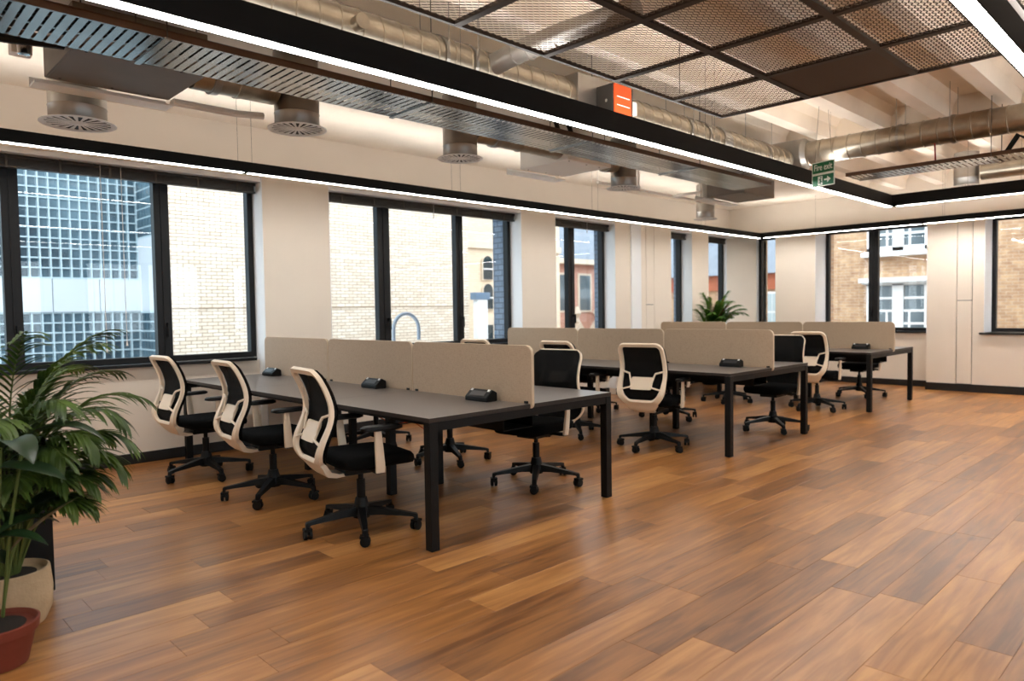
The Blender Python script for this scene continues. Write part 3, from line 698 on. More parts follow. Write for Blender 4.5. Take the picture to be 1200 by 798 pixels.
CH = [(2.31, 3.70, -9, 25, 'office chair on the palm side of %s, at its aisle end' % PALM),
      (2.30, 4.84, -4, 10, 'office chair on the palm side of %s, in the middle' % PALM),
      (2.24, 5.92, 2, 52, 'office chair on the palm side of %s, closest to the window wall' % PALM),
      (3.86, 3.72, 188, 5, 'office chair between two benches, at the aisle end of %s' % PALM),
      (3.95, 4.86, 178, 30, 'office chair between two benches, mid %s' % PALM),
      (3.95, 6.02, 184, 50, 'office chair between two benches, at the window end of %s' % PALM),
      (5.62, 3.86, 12, 40, 'office chair facing %s from the palm side, at its aisle end' % MID),
      (5.66, 4.86, 2, 12, 'office chair facing %s from the palm side, mid bench' % MID),
      (5.62, 6.08, 6, 62, 'office chair facing %s from the palm side, at its window end' % MID),
      (7.26, 3.48, 182, 8, 'office chair on the far side of %s, at its aisle end' % MID),
      (7.22, 4.75, 176, 40, 'office chair on the far side of %s, mid bench' % MID),
      (7.22, 5.95, 183, 20, 'office chair on the far side of %s, at its window end' % MID),
      (9.06, 3.76, 3, 20, 'office chair facing %s, at its aisle end' % FAR),
      (9.06, 5.00, -4, 55, 'office chair facing %s, mid bench' % FAR),
      (9.06, 6.10, 4, 15, 'office chair facing %s, at its window end' % FAR),
      (10.77, 3.86, 181, 0, 'office chair between %s and the wall, at its aisle end' % FAR),
      (10.80, 5.02, 178, 35, 'office chair between %s and the wall, mid bench' % FAR)]
proto = make_chair(CH[0][4]); index_kids(proto)
for i, (x, y_, a, ba, lab) in enumerate(CH):
    c = proto if i == 0 else copy_tree(proto)
    c.location = (x, y_, 0); c.rotation_euler = (0, 0, math.radians(a)); c['label'] = lab
    for ch in (KIDS[proto.name] if i == 0 else [o_ for o_ in COL.objects if o_.parent == c]):
        if ch.name.startswith('star_base'): ch.rotation_euler = (0, 0, math.radians(ba-a))

# ================================================================== CEILING SERVICES
def spiral_prof(r, h0, h1, pitch):
    pr = [(r, h0)]; h = h0+pitch
    while h < h1-0.02:
        pr += [(r, h-0.007), (r+0.006, h-0.003), (r+0.006, h+0.003), (r, h+0.007)]; h += pitch
    return pr+[(r, h1)]
def straps(t, axis, spots, c, r, ztop):
    for s in spots:
        mb = MB()
        if axis == 'X':
            mb.lathe([(r+0.0065, s-0.012-c[0]), (r+0.009, s-0.012-c[0]), (r+0.009, s+0.012-c[0]), (r+0.0065, s+0.012-c[0])], n=24, axis='X', cap=False)
            for q in (-1, 1): mb.tube([(s-c[0], q*(r+0.01), 0), (s-c[0], q*(r+0.01), ztop-c[2])], 0.003, 5)
        else:
            mb.lathe([(r+0.0065, s-0.012-c[1]), (r+0.009, s-0.012-c[1]), (r+0.009, s+0.012-c[1]), (r+0.0065, s+0.012-c[1])], n=24, axis='Y', cap=False)
            for q in (-1, 1): mb.tube([(q*(r+0.01), s-c[1], 0), (q*(r+0.01), s-c[1], ztop-c[2])], 0.003, 5)
        mb.build('hanger', 'galv2', t)
D1 = (0.0, 3.46, 2.85)
t = thing('spiral_duct', D1, 'large galvanised spiral duct running above the loop light with orange actuator', 'duct')
MB().lathe(spiral_prof(0.130, -2.9, 3.92, 0.13), n=32, axis='X').build('duct_body', 'galv', t, smooth=True)
MB().lathe(spiral_prof(0.130, 4.36, 7.42, 0.13), n=32, axis='X').build('duct_body', 'galv', t, smooth=True)
MB().box(3.92, 4.36, -0.145, 0.145, -0.145, 0.145).build('damper_case', 'galv2', t, bevel=0.004)
MB().lathe([(0.132, 6.0), (0.139, 6.0), (0.139, 6.14), (0.132, 6.14)], n=32, axis='X', cap=False).build('joint_collar', 'galv2', t, smooth=True)
MB().lathe([(0.03, -0.02), (0.038, -0.02), (0.038, -0.085), (0.042, -0.09), (0.042, -0.115), (0.02, -0.115)], c=(2.12, -0.08, -0.0), n=20, axis='Y').build('spigot_cap', 'galv', t, smooth=True)
br = MB(); br.tube([(3.14, -0.08, 0.02), (3.17, -0.20, 0.05), (3.20, -0.30, 0.075), (3.24, -0.60, 0.10), (3.30, -1.10, 0.11)], 0.068, 20)
for q in range(7): br.tube([(3.19+q*0.02, -0.26-q*0.1, 0.066+q*0.006), (3.1905+q*0.02, -0.264-q*0.1, 0.0665+q*0.006)], 0.073, 20)
br.build('branch_duct', 'galv2', t, smooth=True)
straps(t, 'X', [0.6, 2.75, 2.98, 5.45, 5.75, 6.9], D1, 0.13, 3.34)
t = thing('damper_actuator', (4.12, 3.15, 2.71), 'orange and dark actuator box mounted on the spiral duct', 'actuator')
MB().box(0, 0.24, 0.012, 0.164, 0, 0.215).build('housing', 'actuator', t, bevel=0.006)
oc = MB().box(0.004, 0.205, 0, 0.0118, 0.004, 0.212).build('cover', 'orange', t, bevel=0.004)
for z_ in (0.06, 0.12): MB().box(0.03, 0.18, -0.003, 0.0, z_, z_+0.006).build('rib', 'white_dot', oc)
MB().lathe([(0.001, -0.004), (0.012, -0.004), (0.014, 0.004), (0.001, 0.006)], c=(0.0, 0.07, 0.10), n=12, axis='X').build('shaft_nut', 'chrome', t, smooth=True)
MB().box(0.241, 0.30, 0.02, 0.12, 0.03, 0.13).build('terminal_box', 'white_metal', t, bevel=0.004)
D2 = (7.60, 0.0, 2.93)
t = thing('spiral_duct', D2, 'slimmer galvanised spiral duct crossing in front of the ceiling ribs', 'duct')
MB().lathe(spiral_prof(0.122, -4.2, 3.46, 0.135), n=28, axis='Y').build('duct_body', 'galv', t, smooth=True)
MB().lathe([(0.13, 3.24), (0.165, 3.28), (0.165, 3.62), (0.15, 3.64)], n=28, axis='Y').build('end_box', 'galv2', t, smooth=True)
straps(t, 'Y', [2.35, 1.9, 1.2, 0.2], D2, 0.122, 3.34)

# expanded mesh rafts
def strand_sheet(lx, ly):
    mb = MB(); px_, pw_ = 0.020, 0.044; nr = int(ly/px_); nc = int(lx/(pw_/2))
    for j in range(nr):
        y0 = (j+0.5)*ly/nr
        for i in range(nc):
            x0, x1 = i*lx/nc, (i+1)*lx/nc
            s0 = 0.008 if (i+j) % 2 == 0 else -0.008; s1 = -s0
            mb.add([(x0, y0+s0-0.0022, -0.003), (x1, y0+s1-0.0022, -0.003), (x1, y0+s1+0.0022, 0.003), (x0, y0+s0+0.0022, 0.003)], [(0, 1, 2, 3)])
    return mb
RZ = 2.75
def raft(xs_, ys_, solid, label, frame_mat):
    t = thing('mesh_ceiling_raft', (xs_[0], ys_[0], RZ), label, 'ceiling raft'); x0, y0 = xs_[0], ys_[0]; cache = {}
    for i in range(len(xs_)-1):
        for j in range(len(ys_)-1):
            a, b, c, d = xs_[i]-x0+0.022, xs_[i+1]-x0-0.022, ys_[j]-y0+0.022, ys_[j+1]-y0-0.022
            if (i, j) == solid: MB().box(a, b, c, d, 0.002, 0.012).build('solid_panel', 'solid_panel', t); continue
            key = (round(b-a, 3), round(d-c, 3))
            if key not in cache: cache[key] = strand_sheet(*key).mesh('mesh_panel', 'mesh')
            o = bpy.data.objects.new('mesh_panel', cache[key]); COL.objects.link(o); o.parent = t; o.location = (a, c, 0.006)
    for x in xs_:
        e = 0.010 if x in (xs_[0], xs_[-1]) else 0.021
        MB().box(x-x0-e, x-x0+e, -0.01, ys_[-1]-y0+0.01, -0.004, 0.018).build('frame_bar', frame_mat, t)
    for y_ in ys_:
        e = 0.010 if y_ in (ys_[0], ys_[-1]) else 0.021
        MB().box(0, xs_[-1]-x0, y_-y0-e, y_-y0+e, -0.0045, 0.0175).build('frame_bar', frame_mat, t)
    for x in (xs_[1], xs_[-2]):
        for y_ in (ys_[0]+0.05, ys_[-1]-0.05):
            MB().tube([(x-x0, y_-y0, 0.04), (x-x0, y_-y0, 3.34-RZ)], 0.003, 5).build('suspension_wire', 'wire', t)
RX = [4.97-0.652*i for i in range(9)][::-1]
raft(RX, [-0.54, 0.13, 0.80, 1.46, 2.125, 2.79], (7, 3), 'brown expanded-metal ceiling raft with one solid panel, beside the spiral duct', 'mesh_frame')

# cable trays
def tray(axis, c0, c1, a0, a1, z, label):
    L = a1-a0; W = c1-c0
    t = thing('cable_tray', (a0, c0, z) if axis == 'X' else (c0, a0, z), label, 'cable tray', 'galvanised cable trays under the ceiling')
    def B(mb, u0, u1, v0, v1, z0, z1): return mb.box(u0, u1, v0, v1, z0, z1) if axis == 'X' else mb.box(v0, v1, u0, u1, z0, z1)
    base = MB(); n = int(L/0.048)
    for i in range(n):
        u = i*L/n; B(base, u, u+0.036, 0.002, W-0.002, 0, 0.0015)
    for v in (0.0, W*0.5-0.01, W-0.02): B(base, 0, L, v+0.002, v+0.018, 0.0016, 0.003)
    base.build('slotted_base', 'tray', t)
    for v in (0.0, W-0.002):
        s = MB(); B(s, 0, L, v, v+0.002, 0, 0.035); B(s, 0, L, v-0.006 if v == 0 else v, v+0.002 if v == 0 else v+0.008, 0.033, 0.035); s.build('side_rail', 'tray_rail', t)
    k_ = 0.7
    while k_ < L:
        h = MB(); B(h, k_, k_+0.03, -0.01, W+0.01, -0.008, -0.001); h.build('support_bar', 'tray', t)
        for v in (-0.004, W+0.004):
            r = MB(); p = (k_+0.015, v) if axis == 'X' else (v, k_+0.015)
            r.tube([(p[0], p[1], -0.006), (p[0], p[1], (3.125 if False else 3.34)-z)], 0.0035, 5); r.build('drop_rod', 'wire', t)
        k_ += 1.55
    return t
tray('X', 3.515, 3.945, -2.6, 7.30, 2.60, 'long slotted cable tray running below the fan coils beside the window wall')
tray('Y', 7.42, 7.80, -3.8, 2.80, 2.60, 'slotted cable tray hung under the slimmer spiral duct')
def cables(pts_list, label):
    t = thing('cable_bundle', pts_list[0][0], label, 'cables'); o0 = Vector(pts_list[0][0])
    for p in pts_list: MB().tube([Vector(q)-o0 for q in p], 0.011, 6).build('cable', 'ins', t, smooth=True)
cables([[(-2.5, 3.62+0.06*k_, 2.618), (1.0, 3.60+0.06*k_, 2.618), (3.0, 3.64+0.05*k_, 2.618), (7.1, 3.62+0.06*k_, 2.618)] for k_ in range(3)], 'black cables lying in the long cable tray')
cables([[(7.52+0.05*k_, -3.5, 2.618), (7.50+0.05*k_, 0.9, 2.618), (7.52+0.05*k_, 1.25, 2.66+0.03*k_), (7.53+0.05*k_, 1.40, 2.78), (7.55+0.05*k_, 1.5, 2.63), (7.53+0.05*k_, 2.6, 2.618)] for k_ in range(3)], 'black cables looping out of the tray under the slimmer duct')
tag(MB().tube([(7.50, 2.02, 2.625), (7.48, 2.02, 2.76), (7.47, 2.02, 2.80)], 0.007, 6).build('tie_strap', 'red', smooth=True), 'red strap standing up from the cable tray', 'strap')

# round swirl diffusers on plenum cans
def diffuser(x, y_, z, dia, label, ztop=3.10):
    t = thing('swirl_diffuser', (x, y_, z), label, 'diffuser', 'round swirl diffusers'); R = dia/2; rc = R*0.76
    MB().lathe([(rc*0.98, 0.012), (rc, 0.014), (rc, 0.10), (rc+0.004, 0.105), (rc, 0.11), (rc, ztop-z)], n=28).build('plenum_can', 'galv2', t, smooth=True)
    MB().lathe([(R*0.86, 0.002), (R, 0.0), (R*1.0, 0.006), (R*0.9, 0.011), (R*0.84, 0.011)], n=36, cap=False).build('rim', 'white_metal', t, smooth=True)
    MB().lathe([(0.001, 0.010), (R*0.86, 0.010), (R*0.86, 0.0115), (0.001, 0.0115)], n=28).build('dark_core', 'black', t)
    MB().lathe([(0.001, 0.0), (R*0.2, 0.001), (R*0.24, 0.006), (R*0.24, 0.009)], n=20).build('hub', 'white_metal', t, smooth=True)
    va = MB(); nv = 20
    for i in range(nv):
        a = 2*PI*i/nv; Rm = Matrix.Rotation(a, 4, 'Z') @ Matrix.Rotation(0.04, 4, 'X')
        w0, w1 = R*0.02, R*0.068
        va.add([Matrix.Translation((0, 0, 0.005)) @ (Rm @ Vector(p)) for p in ((R*0.22, -w0, -0.001), (R*0.88, -w1, -0.001), (R*0.88, w1, -0.001), (R*0.22, w0, -0.001), (R*0.22, -w0, 0.001), (R*0.88, -w1, 0.001), (R*0.88, w1, 0.001), (R*0.22, w0, 0.001))],
               [(0,3,2,1),(4,5,6,7),(0,1,5,4),(1,2,6,5),(2,3,7,6),(3,0,4,7)])
    va.build('vanes', 'white_metal', t)
diffuser(1.29, 5.42, 2.59, 0.45, 'round swirl diffuser behind the white flange of the grey fan coil', 3.12)
diffuser(2.46, 4.65, 2.60, 0.40, 'round swirl diffuser joined to a short fat duct and the grey fan coil', 3.12)
diffuser(3.95, 4.65, 2.60, 0.38, 'round swirl diffuser hanging alone at the flat soffit', 3.12)
diffuser(6.23, 4.65, 2.60, 0.36, 'round swirl diffuser beside the pale fan coil unit', 3.12)
diffuser(9.45, 5.57, 2.62, 0.34, 'round swirl diffuser near the corner of the perimeter light', 3.12)
diffuser(9.83, 2.32, 2.70, 0.34, 'round swirl diffuser behind the loop light by the brick-house windows', 3.10)

# fan coil units and their ducts
def fcu(x0, x1, y0, y1, z, label, body='galv2', flange=True):
    t = thing('fan_coil_unit', ((x0+x1)/2, (y0+y1)/2, z), label, 'fan coil', 'ceiling fan coil units'); a, b = (x1-x0)/2, (y1-y0)/2
    MB().box(-a, a, -b, b, 0.003, 0.24).build('casing', body, t, bevel=0.004)
    MB().box(-a+0.01, a-0.30*a, -b+0.01, b-0.01, 0, 0.003).build('access_plate', body, t)
    for sx in (-0.8, 0.0, 0.6):
        for sy in (-0.85, 0.85): MB().lathe([(0.001, -0.003), (0.008, -0.002), (0.008, 0.001)], c=(sx*a, sy*b, 0), n=8).build('screw', 'black', t)
    if flange: MB().box(-a-0.05, a+0.03, b, b+0.15, -0.03, -0.02).box(-a-0.05, a+0.03, b+0.14, b+0.15, -0.02, 0.03).build('drip_tray', 'white_metal', t)
    for sx in (-1, 1):
        for sy in (-1, 1): MB().tube([(sx*(a-0.05), sy*(b-0.04), 0.24), (sx*(a-0.05), sy*(b-0.04), (3.34 if y0 < 4.0 else (3.125 if y0+b+sy*(b-.04) > 4.62 else 3.34))-z)], 0.004, 5).build('drop_rod', 'wire', t)
    return t
f1 = fcu(1.03, 1.74, 4.36, 5.05, 2.75, 'grey fan coil unit with white flange above the slotted tray, next to black pipes', 'fcu_grey')
f2 = fcu(5.20, 5.86, 4.53, 5.18, 2.75, 'pale fan coil unit with exposed valves, over the middle bench', 'white_metal')
f3 = fcu(8.52, 9.35, 4.46, 5.00, 2.78, 'dark fan coil unit at the end of the row, near the window corner', 'fcu_grey')
def round_duct(axis, c, a0, a1, z, r, label, collar=True):
    t = thing('round_duct', (a0, c, z) if axis == 'X' else (c, a0, z), label, 'duct')
    L = a1-a0
    MB().lathe([(r*0.98, 0), (r, 0.004), (r, L*0.5), (r+0.006, L*0.5+0.004), (r+0.006, L*0.5+0.03), (r, L*0.5+0.034), (r, L-0.004), (r*0.98, L)], n=24, axis=axis).build('duct_body', 'galv', t, smooth=True)
    if collar: MB().lathe([(r+0.001, L*0.2), (r+0.012, L*0.2+0.004), (r+0.012, L*0.2+0.05), (r+0.001, L*0.2+0.054)], n=24, axis=axis, cap=False).build('clamp_ring', 'galv2', t, smooth=True)
    return t
round_duct('X', 4.66, 1.75, 2.30, 2.87, 0.125, 'short fat duct between the grey fan coil and its round diffuser')
round_duct('X', 4.66, 4.11, 5.19, 2.87, 0.10, 'copper-toned round duct feeding the diffuser at the flat soffit')
round_duct('X', 4.66, 5.87, 6.08, 2.85, 0.10, 'short round duct joining the pale fan coil to its diffuser')
round_duct('Y', 9.85, -2.5, 2.17, 2.86, 0.10, 'copper-toned round duct behind the loop light')
round_duct('X', 5.57, 9.36-0.02, 9.41, 2.9, 0.05, 'stub of duct by the corner diffuser', False) if False else None
# insulated pipe work at the fan coils
def pipes(name, runs, r, label, m_='ins'):
    o0 = Vector(runs[0][0]); t = thing(name, o0, label, 'pipes')
    for p in runs: MB().tube([Vector(q)-o0 for q in p], r, 8).build('pipe', m_, t, smooth=True)
pipes('insulated_pipes', [[(0.30, 4.30, 3.10), (0.42, 4.42, 2.85), (0.55, 4.50, 2.77), (0.75, 4.52, 2.77), (1.02, 4.52, 2.80)], [(0.45, 4.25, 3.10), (0.55, 4.40, 2.90), (0.65, 4.45, 2.84), (0.80, 4.46, 2.84), (1.02, 4.46, 2.86)]], 0.028, 'black insulated pipes curving into the grey fan coil')
MB_v = thing('control_valve', (0.86, 4.66, 2.74), 'brass and silver control valve beside the grey fan coil', 'valve')
MB().lathe([(0.001, 0), (0.03, 0.005), (0.034, 0.05), (0.02, 0.07), (0.02, 0.16)], n=14).build('valve_body', 'chrome', MB_v, smooth=True)
MB().box(-0.05, 0.05, 0.04, 0.12, 0.02, 0.09).build('actuator_box', 'white_metal', MB_v, bevel=0.005)
pipes('insulated_pipes', [[(4.98, 4.50, 3.10), (4.98, 4.44, 2.92), (5.02, 4.42, 2.86), (5.02, 4.50, 2.84), (5.185, 4.536, 2.84)], [(5.10, 4.46, 3.10), (5.10, 4.40, 2.95), (5.12, 4.40, 2.90), (5.185, 4.536, 2.90)]], 0.022, 'black insulated pipes hooking into the pale fan coil')
pipes('white_pipe', [[(1.76, 5.02, 2.745), (2.2, 5.02, 2.745), (2.36, 4.96, 2.745)], [(1.76, 5.06, 2.745), (2.2, 5.06, 2.745), (2.38, 4.99, 2.745)]], 0.02, 'white drain pipes running from the grey fan coil towards its diffuser', 'white_metal')
pipes('white_conduit', [[(6.6, 5.3, 2.80), (8.2, 5.32, 2.80), (9.3, 5.32, 2.80)], [(8.2, 5.32, 2.80), (8.2, 4.9, 2.80)], [(7.4, 5.3, 2.80), (7.4, 5.3, 3.12)], [(8.9, 5.32, 2.80), (8.9, 5.32, 3.12)]], 0.018, 'white conduit hung below the flat soffit near the window corner', 'white_metal')
def strut(x0, x1, y_, z, label):
    t = thing('strut_channel', (x0, y_, z), label, 'channel', 'steel strut channels')
    MB().box(0, x1-x0, -0.02, 0.02, 0, 0.004).box(0, x1-x0, -0.02, -0.016, 0.004, 0.04).box(0, x1-x0, 0.016, 0.02, 0.004, 0.04).build('channel', 'mesh_frame', t)
    for q in (0.08, x1-x0-0.08): MB().tube([(q, 0, 0.004), (q, 0, (3.125 if y_ > 4.62 else 3.34)-z)], 0.005, 6).build('threaded_rod', 'wire', t)
strut(0.0, 1.35, 4.05, 2.98, 'steel strut channel over the long tray, next to black pipes')
strut(4.8, 5.9, 4.06, 2.98, 'steel strut channel over the long tray, by the pale fan coil')
strut(6.9, 8.3, 4.06, 2.98, 'steel strut channel over the long tray, by the dark fan coil')

# fire exit sign
SX, SY0, SY1, SZ0, SZ1 = 6.78, 2.640, 2.884, 2.432, 2.662
sg = thing('fire_exit_sign', (SX, (SY0+SY1)/2, SZ0), 'green and white Fire exit sign hanging on wires beside the loop light', 'sign', rz=math.radians(-16))
W_, H_ = SY1-SY0, SZ1-SZ0
MB().box(0, 0.006, -W_/2, W_/2, 0, H_).build('backing', 'sign_white', sg)
def pl(name, m_, y0, y1, z0, z1, d): return MB().box(-d, -d+0.001, y0, y1, z0, z1).build(name, m_, sg)
pl('green_band', 'green', -W_/2+0.008, W_/2-0.008, H_*0.55, H_-0.008, 0.0012)
pl('green_band', 'green', -W_/2+0.008, W_/2-0.008, 0.008, H_*0.46, 0.0012)
def text_mesh(txt, size):
    cu = bpy.data.curves.new('lettering', 'FONT'); cu.body = txt; cu.size = size; cu.extrude = 0.0004; cu.align_x = 'CENTER'; cu.offset = size*0.012
    to = bpy.data.objects.new('tmp', cu); me = bpy.data.meshes.new_from_object(to); bpy.data.objects.remove(to); return me
tm = text_mesh('Fire exit', 0.072); tm.name = 'lettering'
tm.materials.clear(); tm.materials.append(M['sign_white'])
to = bpy.data.objects.new('lettering', tm); COL.objects.link(to); to.parent = sg
to.matrix_local = Matrix(((0, 0, -1, -0.0024), (-1, 0, 0, 0.0), (0, 1, 0, H_*0.655), (0, 0, 0, 1)))
wd = max(v.co.x for v in tm.vertices)-min(v.co.x for v in tm.vertices)
to.scale = (0.195/wd, 1.15, 1)
def poly(name, pts, m_, d):   # pts (right, up) on the sign face
    MB().rings([[(-d, -p[0], p[1]) for p in pts], [(-d+0.001, -p[0], p[1]) for p in pts]]).build(name, m_, sg)
poly('door_pictogram', [(-0.055, 0.014), (-0.005, 0.014), (-0.005, 0.095), (-0.055, 0.095)], 'sign_white', 0.0024)
poly('running_man', [(-0.032, 0.020), (-0.024, 0.020), (-0.020, 0.042), (-0.008, 0.036), (-0.008, 0.044), (-0.022, 0.054), (-0.018, 0.068), (-0.030, 0.074), (-0.044, 0.060), (-0.040, 0.056), (-0.030, 0.062), (-0.034, 0.044), (-0.048, 0.030), (-0.042, 0.026), (-0.030, 0.038)], 'green', 0.0036)
poly('running_man_head', [(-0.022+0.007*math.cos(2*PI*q/10), 0.083+0.007*math.sin(2*PI*q/10)) for q in range(10)], 'green', 0.0036)
poly('arrow', [(0.015, 0.062), (0.045, 0.062), (0.045, 0.040), (0.082, 0.074), (0.045, 0.108), (0.045, 0.086), (0.015, 0.086)][::1] if False else [(0.012, 0.050), (0.046, 0.050), (0.046, 0.030), (0.084, 0.058), (0.046, 0.088), (0.046, 0.066), (0.012, 0.066)], 'sign_white', 0.0024)
for s in (-1, 1): MB().tube([(0.003, s*(W_/2-0.03), H_), (0.003, s*0.035, 3.34-SZ0)], 0.0018, 5).build('suspension_wire', 'wire', sg)

# ================================================================== PLANTS
LS = 0.50
def frond(mb_leaf, mb_stem, base, az, el0, length, droop, nl, llen, lw, rnd):
    """Arching rachis with paired drooping leaflets."""
    p = Vector(base); pts = [p.copy()]; n = 16; el = el0; d = length/n
    for i in range(n):
        el -= droop/n*3.0*(i/n)**2
        p = p + Vector((math.cos(az)*math.cos(el), math.sin(az)*math.cos(el), math.sin(el)))*d; pts.append(p.copy())
    mb_stem.tube(pts, [0.007*(1-0.75*i/n) for i in range(n+1)], 5)
    for k_ in range(nl):
        t_ = LS+(1-LS)*(k_+0.5)/nl; f = t_*n; i = min(n-1, int(f)); q = pts[i].lerp(pts[i+1], f-i); tg = (pts[i+1]-pts[i]).normalized()
        side = tg.cross(Vector((0, 0, 1))).normalized()
        for s in (-1, 1):
            L = llen*(1.0-0.55*abs(t_-0.62)/0.4)*rnd.uniform(0.85, 1.12); dirn = (side*s*(0.85-0.35*t_)+tg*(0.55+0.5*t_)+Vector((0, 0, rnd.uniform(-0.05, 0.22)))).normalized()
            pr = q.copy(); row = []
            for m_ in range(6):
                u = m_/5; w_ = lw*math.sin(PI*min(1, 0.16+0.84*u))**0.8*(1 if u < 1 else 0.0)+0.0004
                wv = dirn.cross(Vector((0, 0, 1))); wv = wv.normalized() if wv.length > 1e-4 else side
                row.append((pr-wv*w_, pr+Vector((0, 0, -w_*0.35)), pr+wv*w_))
                dirn = (dirn+Vector((0, 0, -0.16-0.10*u))).normalized(); pr = pr+dirn*L/5
            vs = [v for r_ in row for v in r_]; fs = []
            for m_ in range(5):
                a = m_*3; fs += [(a, a+1, a+4, a+3), (a+1, a+2, a+5, a+4)]
            mb_leaf.add(vs, fs)
def pot(t, prof, m_, soil_r, soil_z):
    MB().lathe(prof, n=36, cap=True).build('pot', m_, t, smooth=True)
    MB().lathe([(0.002, soil_z+0.012), (soil_r*0.6, soil_z+0.008), (soil_r, soil_z)], n=24).build('soil', 'soil', t, smooth=True)
def palm_plant(loc, label, potprof, potmat, soil_r, soil_z, fronds, leafmat, seed, brown=()):
    rnd = random.Random(seed); t = thing('potted_palm', loc, label, 'plant')
    pot(t, potprof, potmat, soil_r, soil_z)
    for i, (az, el, ln, dr, nl, ll, lw) in enumerate(fronds):
        lf, stm = MB(), MB(); b = (0.03*math.cos(az), 0.03*math.sin(az), soil_z)
        frond(lf, stm, b, az, el, ln, dr, nl, ll, lw, rnd)
        f = stm.build('frond_stalk', 'stalk', t, smooth=True); lf.build('leaflets', 'brown_leaf' if i in brown else leafmat, f, smooth=False)
    return t
R_ = math.radians
palm_plant((0.545, 3.66, 0), 'tall leafy palm in a sand-coloured stone pot, standing by the window', [(0.10, 0.0), (0.125, 0.004), (0.15, 0.06), (0.155, 0.14), (0.146, 0.235), (0.138, 0.238), (0.13, 0.215)], 'pot', 0.13, 0.21,
           [(R_(-44), R_(84), 1.01, 2.30, 20, 0.23, 0.010), (R_(-30), R_(80), 0.88, 2.30, 20, 0.23, 0.010), (R_(-60), R_(82), 0.92, 2.40, 20, 0.23, 0.010), (R_(-10), R_(82), 1.03, 2.00, 20, 0.23, 0.010), (R_(15), R_(84), 1.08, 1.70, 20, 0.23, 0.010), (R_(-75), R_(84), 1.03, 1.90, 20, 0.23, 0.010), (R_(-100), R_(82), 0.99, 2.00, 20, 0.23, 0.010), (R_(-50), R_(74), 0.65, 2.10, 20, 0.20, 0.010), (R_(-25), R_(76), 0.72, 2.20, 20, 0.20, 0.010), (R_(-70), R_(76), 0.68, 2.00, 20, 0.20, 0.010), (R_(40), R_(84), 1.08, 1.60, 20, 0.23, 0.010), (R_(90), R_(82), 0.99, 1.80, 20, 0.23, 0.010), (R_(150), R_(82), 0.99, 1.90, 20, 0.23, 0.010), (R_(200), R_(82), 0.99, 1.90, 20, 0.23, 0.010), (R_(-130), R_(82), 0.99, 1.90, 20, 0.23, 0.010), (R_(-45), R_(88), 1.15, 1.40, 20, 0.23, 0.010), (R_(-5), R_(87), 1.17, 1.20, 20, 0.23, 0.010), (R_(-85), R_(88), 1.17, 1.20, 20, 0.23, 0.010), (R_(-38), R_(78), 0.81, 2.50, 20, 0.23, 0.010), (R_(-160), R_(86), 1.12, 1.40, 20, 0.23, 0.010), (R_(-20), R_(78), 0.62, 2.20, 20, 0.22, 0.011), (R_(-60), R_(72), 0.55, 2.00, 20, 0.22, 0.011), (R_(-95), R_(78), 0.70, 2.00, 20, 0.22, 0.011), (R_(-130), R_(76), 0.75, 2.00, 20, 0.22, 0.011), (R_(170), R_(80), 0.90, 1.90, 20, 0.22, 0.011), (R_(-110), R_(70), 0.60, 1.80, 20, 0.22, 0.011), (R_(-40), R_(70), 0.50, 1.90, 20, 0.22, 0.011), (R_(20), R_(76), 0.80, 2.00, 20, 0.22, 0.011), (R_(-150), R_(84), 1.05, 1.60, 20, 0.22, 0.011), (R_(-75), R_(80), 0.85, 2.20, 20, 0.22, 0.011)], 'palm', 3)
def broad_leaf(t, base, tip_dir, L, wmax, droop, m_):
    p = Vector(base); d = Vector(tip_dir).normalized(); n = 9; rows = []
    for i in range(n+1):
        u = i/n; wv = d.cross(Vector((0, 0, 1))).normalized(); w_ = wmax*math.sin(PI*min(1, 0.03+u))**0.75 if u < 1 else 0.0005
        up = wv.cross(d); rows.append((p-wv*w_+up*w_*0.28, p-wv*w_*0.5+up*w_*0.08, p, p+wv*w_*0.5+up*w_*0.08, p+wv*w_+up*w_*0.28))
        d = (d+Vector((0, 0, -droop/n))).normalized(); p = p+d*L/n
    vs = [v for r in rows for v in r]; fs = [(i*5+k_, i*5+k_+1, i*5+k_+6, i*5+k_+5) for i in range(n) for k_ in range(4)]
    return MB().add(vs, fs).build('leaf', m_, t, smooth=True)
tp = thing('potted_leafy_plant', (0.435, 3.265, 0), 'broad-leaved dark plant in a red-brown terracotta pot', 'plant')
pot(tp, [(0.085, 0.0), (0.10, 0.003), (0.128, 0.125), (0.138, 0.127), (0.142, 0.162), (0.134, 0.165), (0.122, 0.148)], 'terracotta', 0.122, 0.144)
rnd = random.Random(11)
for i in range(7):
    az = i*0.9+0.4; h = 0.50+0.10*rnd.random()+0.07*i*0.8; x, y_ = 0.05*math.cos(az), 0.05*math.sin(az)
    top = Vector((x*2.4, y_*2.4, h)); st_ = MB().tube([(x*0.5, y_*0.5, 0.18), (x*1.2, y_*1.2, 0.18+(h-0.18)*0.5), top], 0.006, 6).build('stem', 'stalk', tp, smooth=True)
    broad_leaf(tp, top, (math.cos(az), math.sin(az), 0.8), 0.30, 0.055, 1.5, 'leaf_dark')
    mid = Vector((x*1.2, y_*1.2, 0.18+(h-0.18)*0.5)); broad_leaf(tp, mid, (math.cos(az+1.7), math.sin(az+1.7), 0.7), 0.24, 0.045, 1.3, 'leaf_dark')
broad_leaf(tp, (0.06, 0.02, 0.42), (0.75, -0.35, 0.9), 0.30, 0.05, 0.4, 'leaf_dark')
broad_leaf(tp, (-0.02, -0.02, 0.75), (0.9, -0.9, 0.25), 0.32, 0.065, 0.6, 'leaf_dark')
cb_ = thing('black_cabinet', (0.37, 4.07, 0), 'low black metal cabinet standing behind the palm pots', 'cabinet')
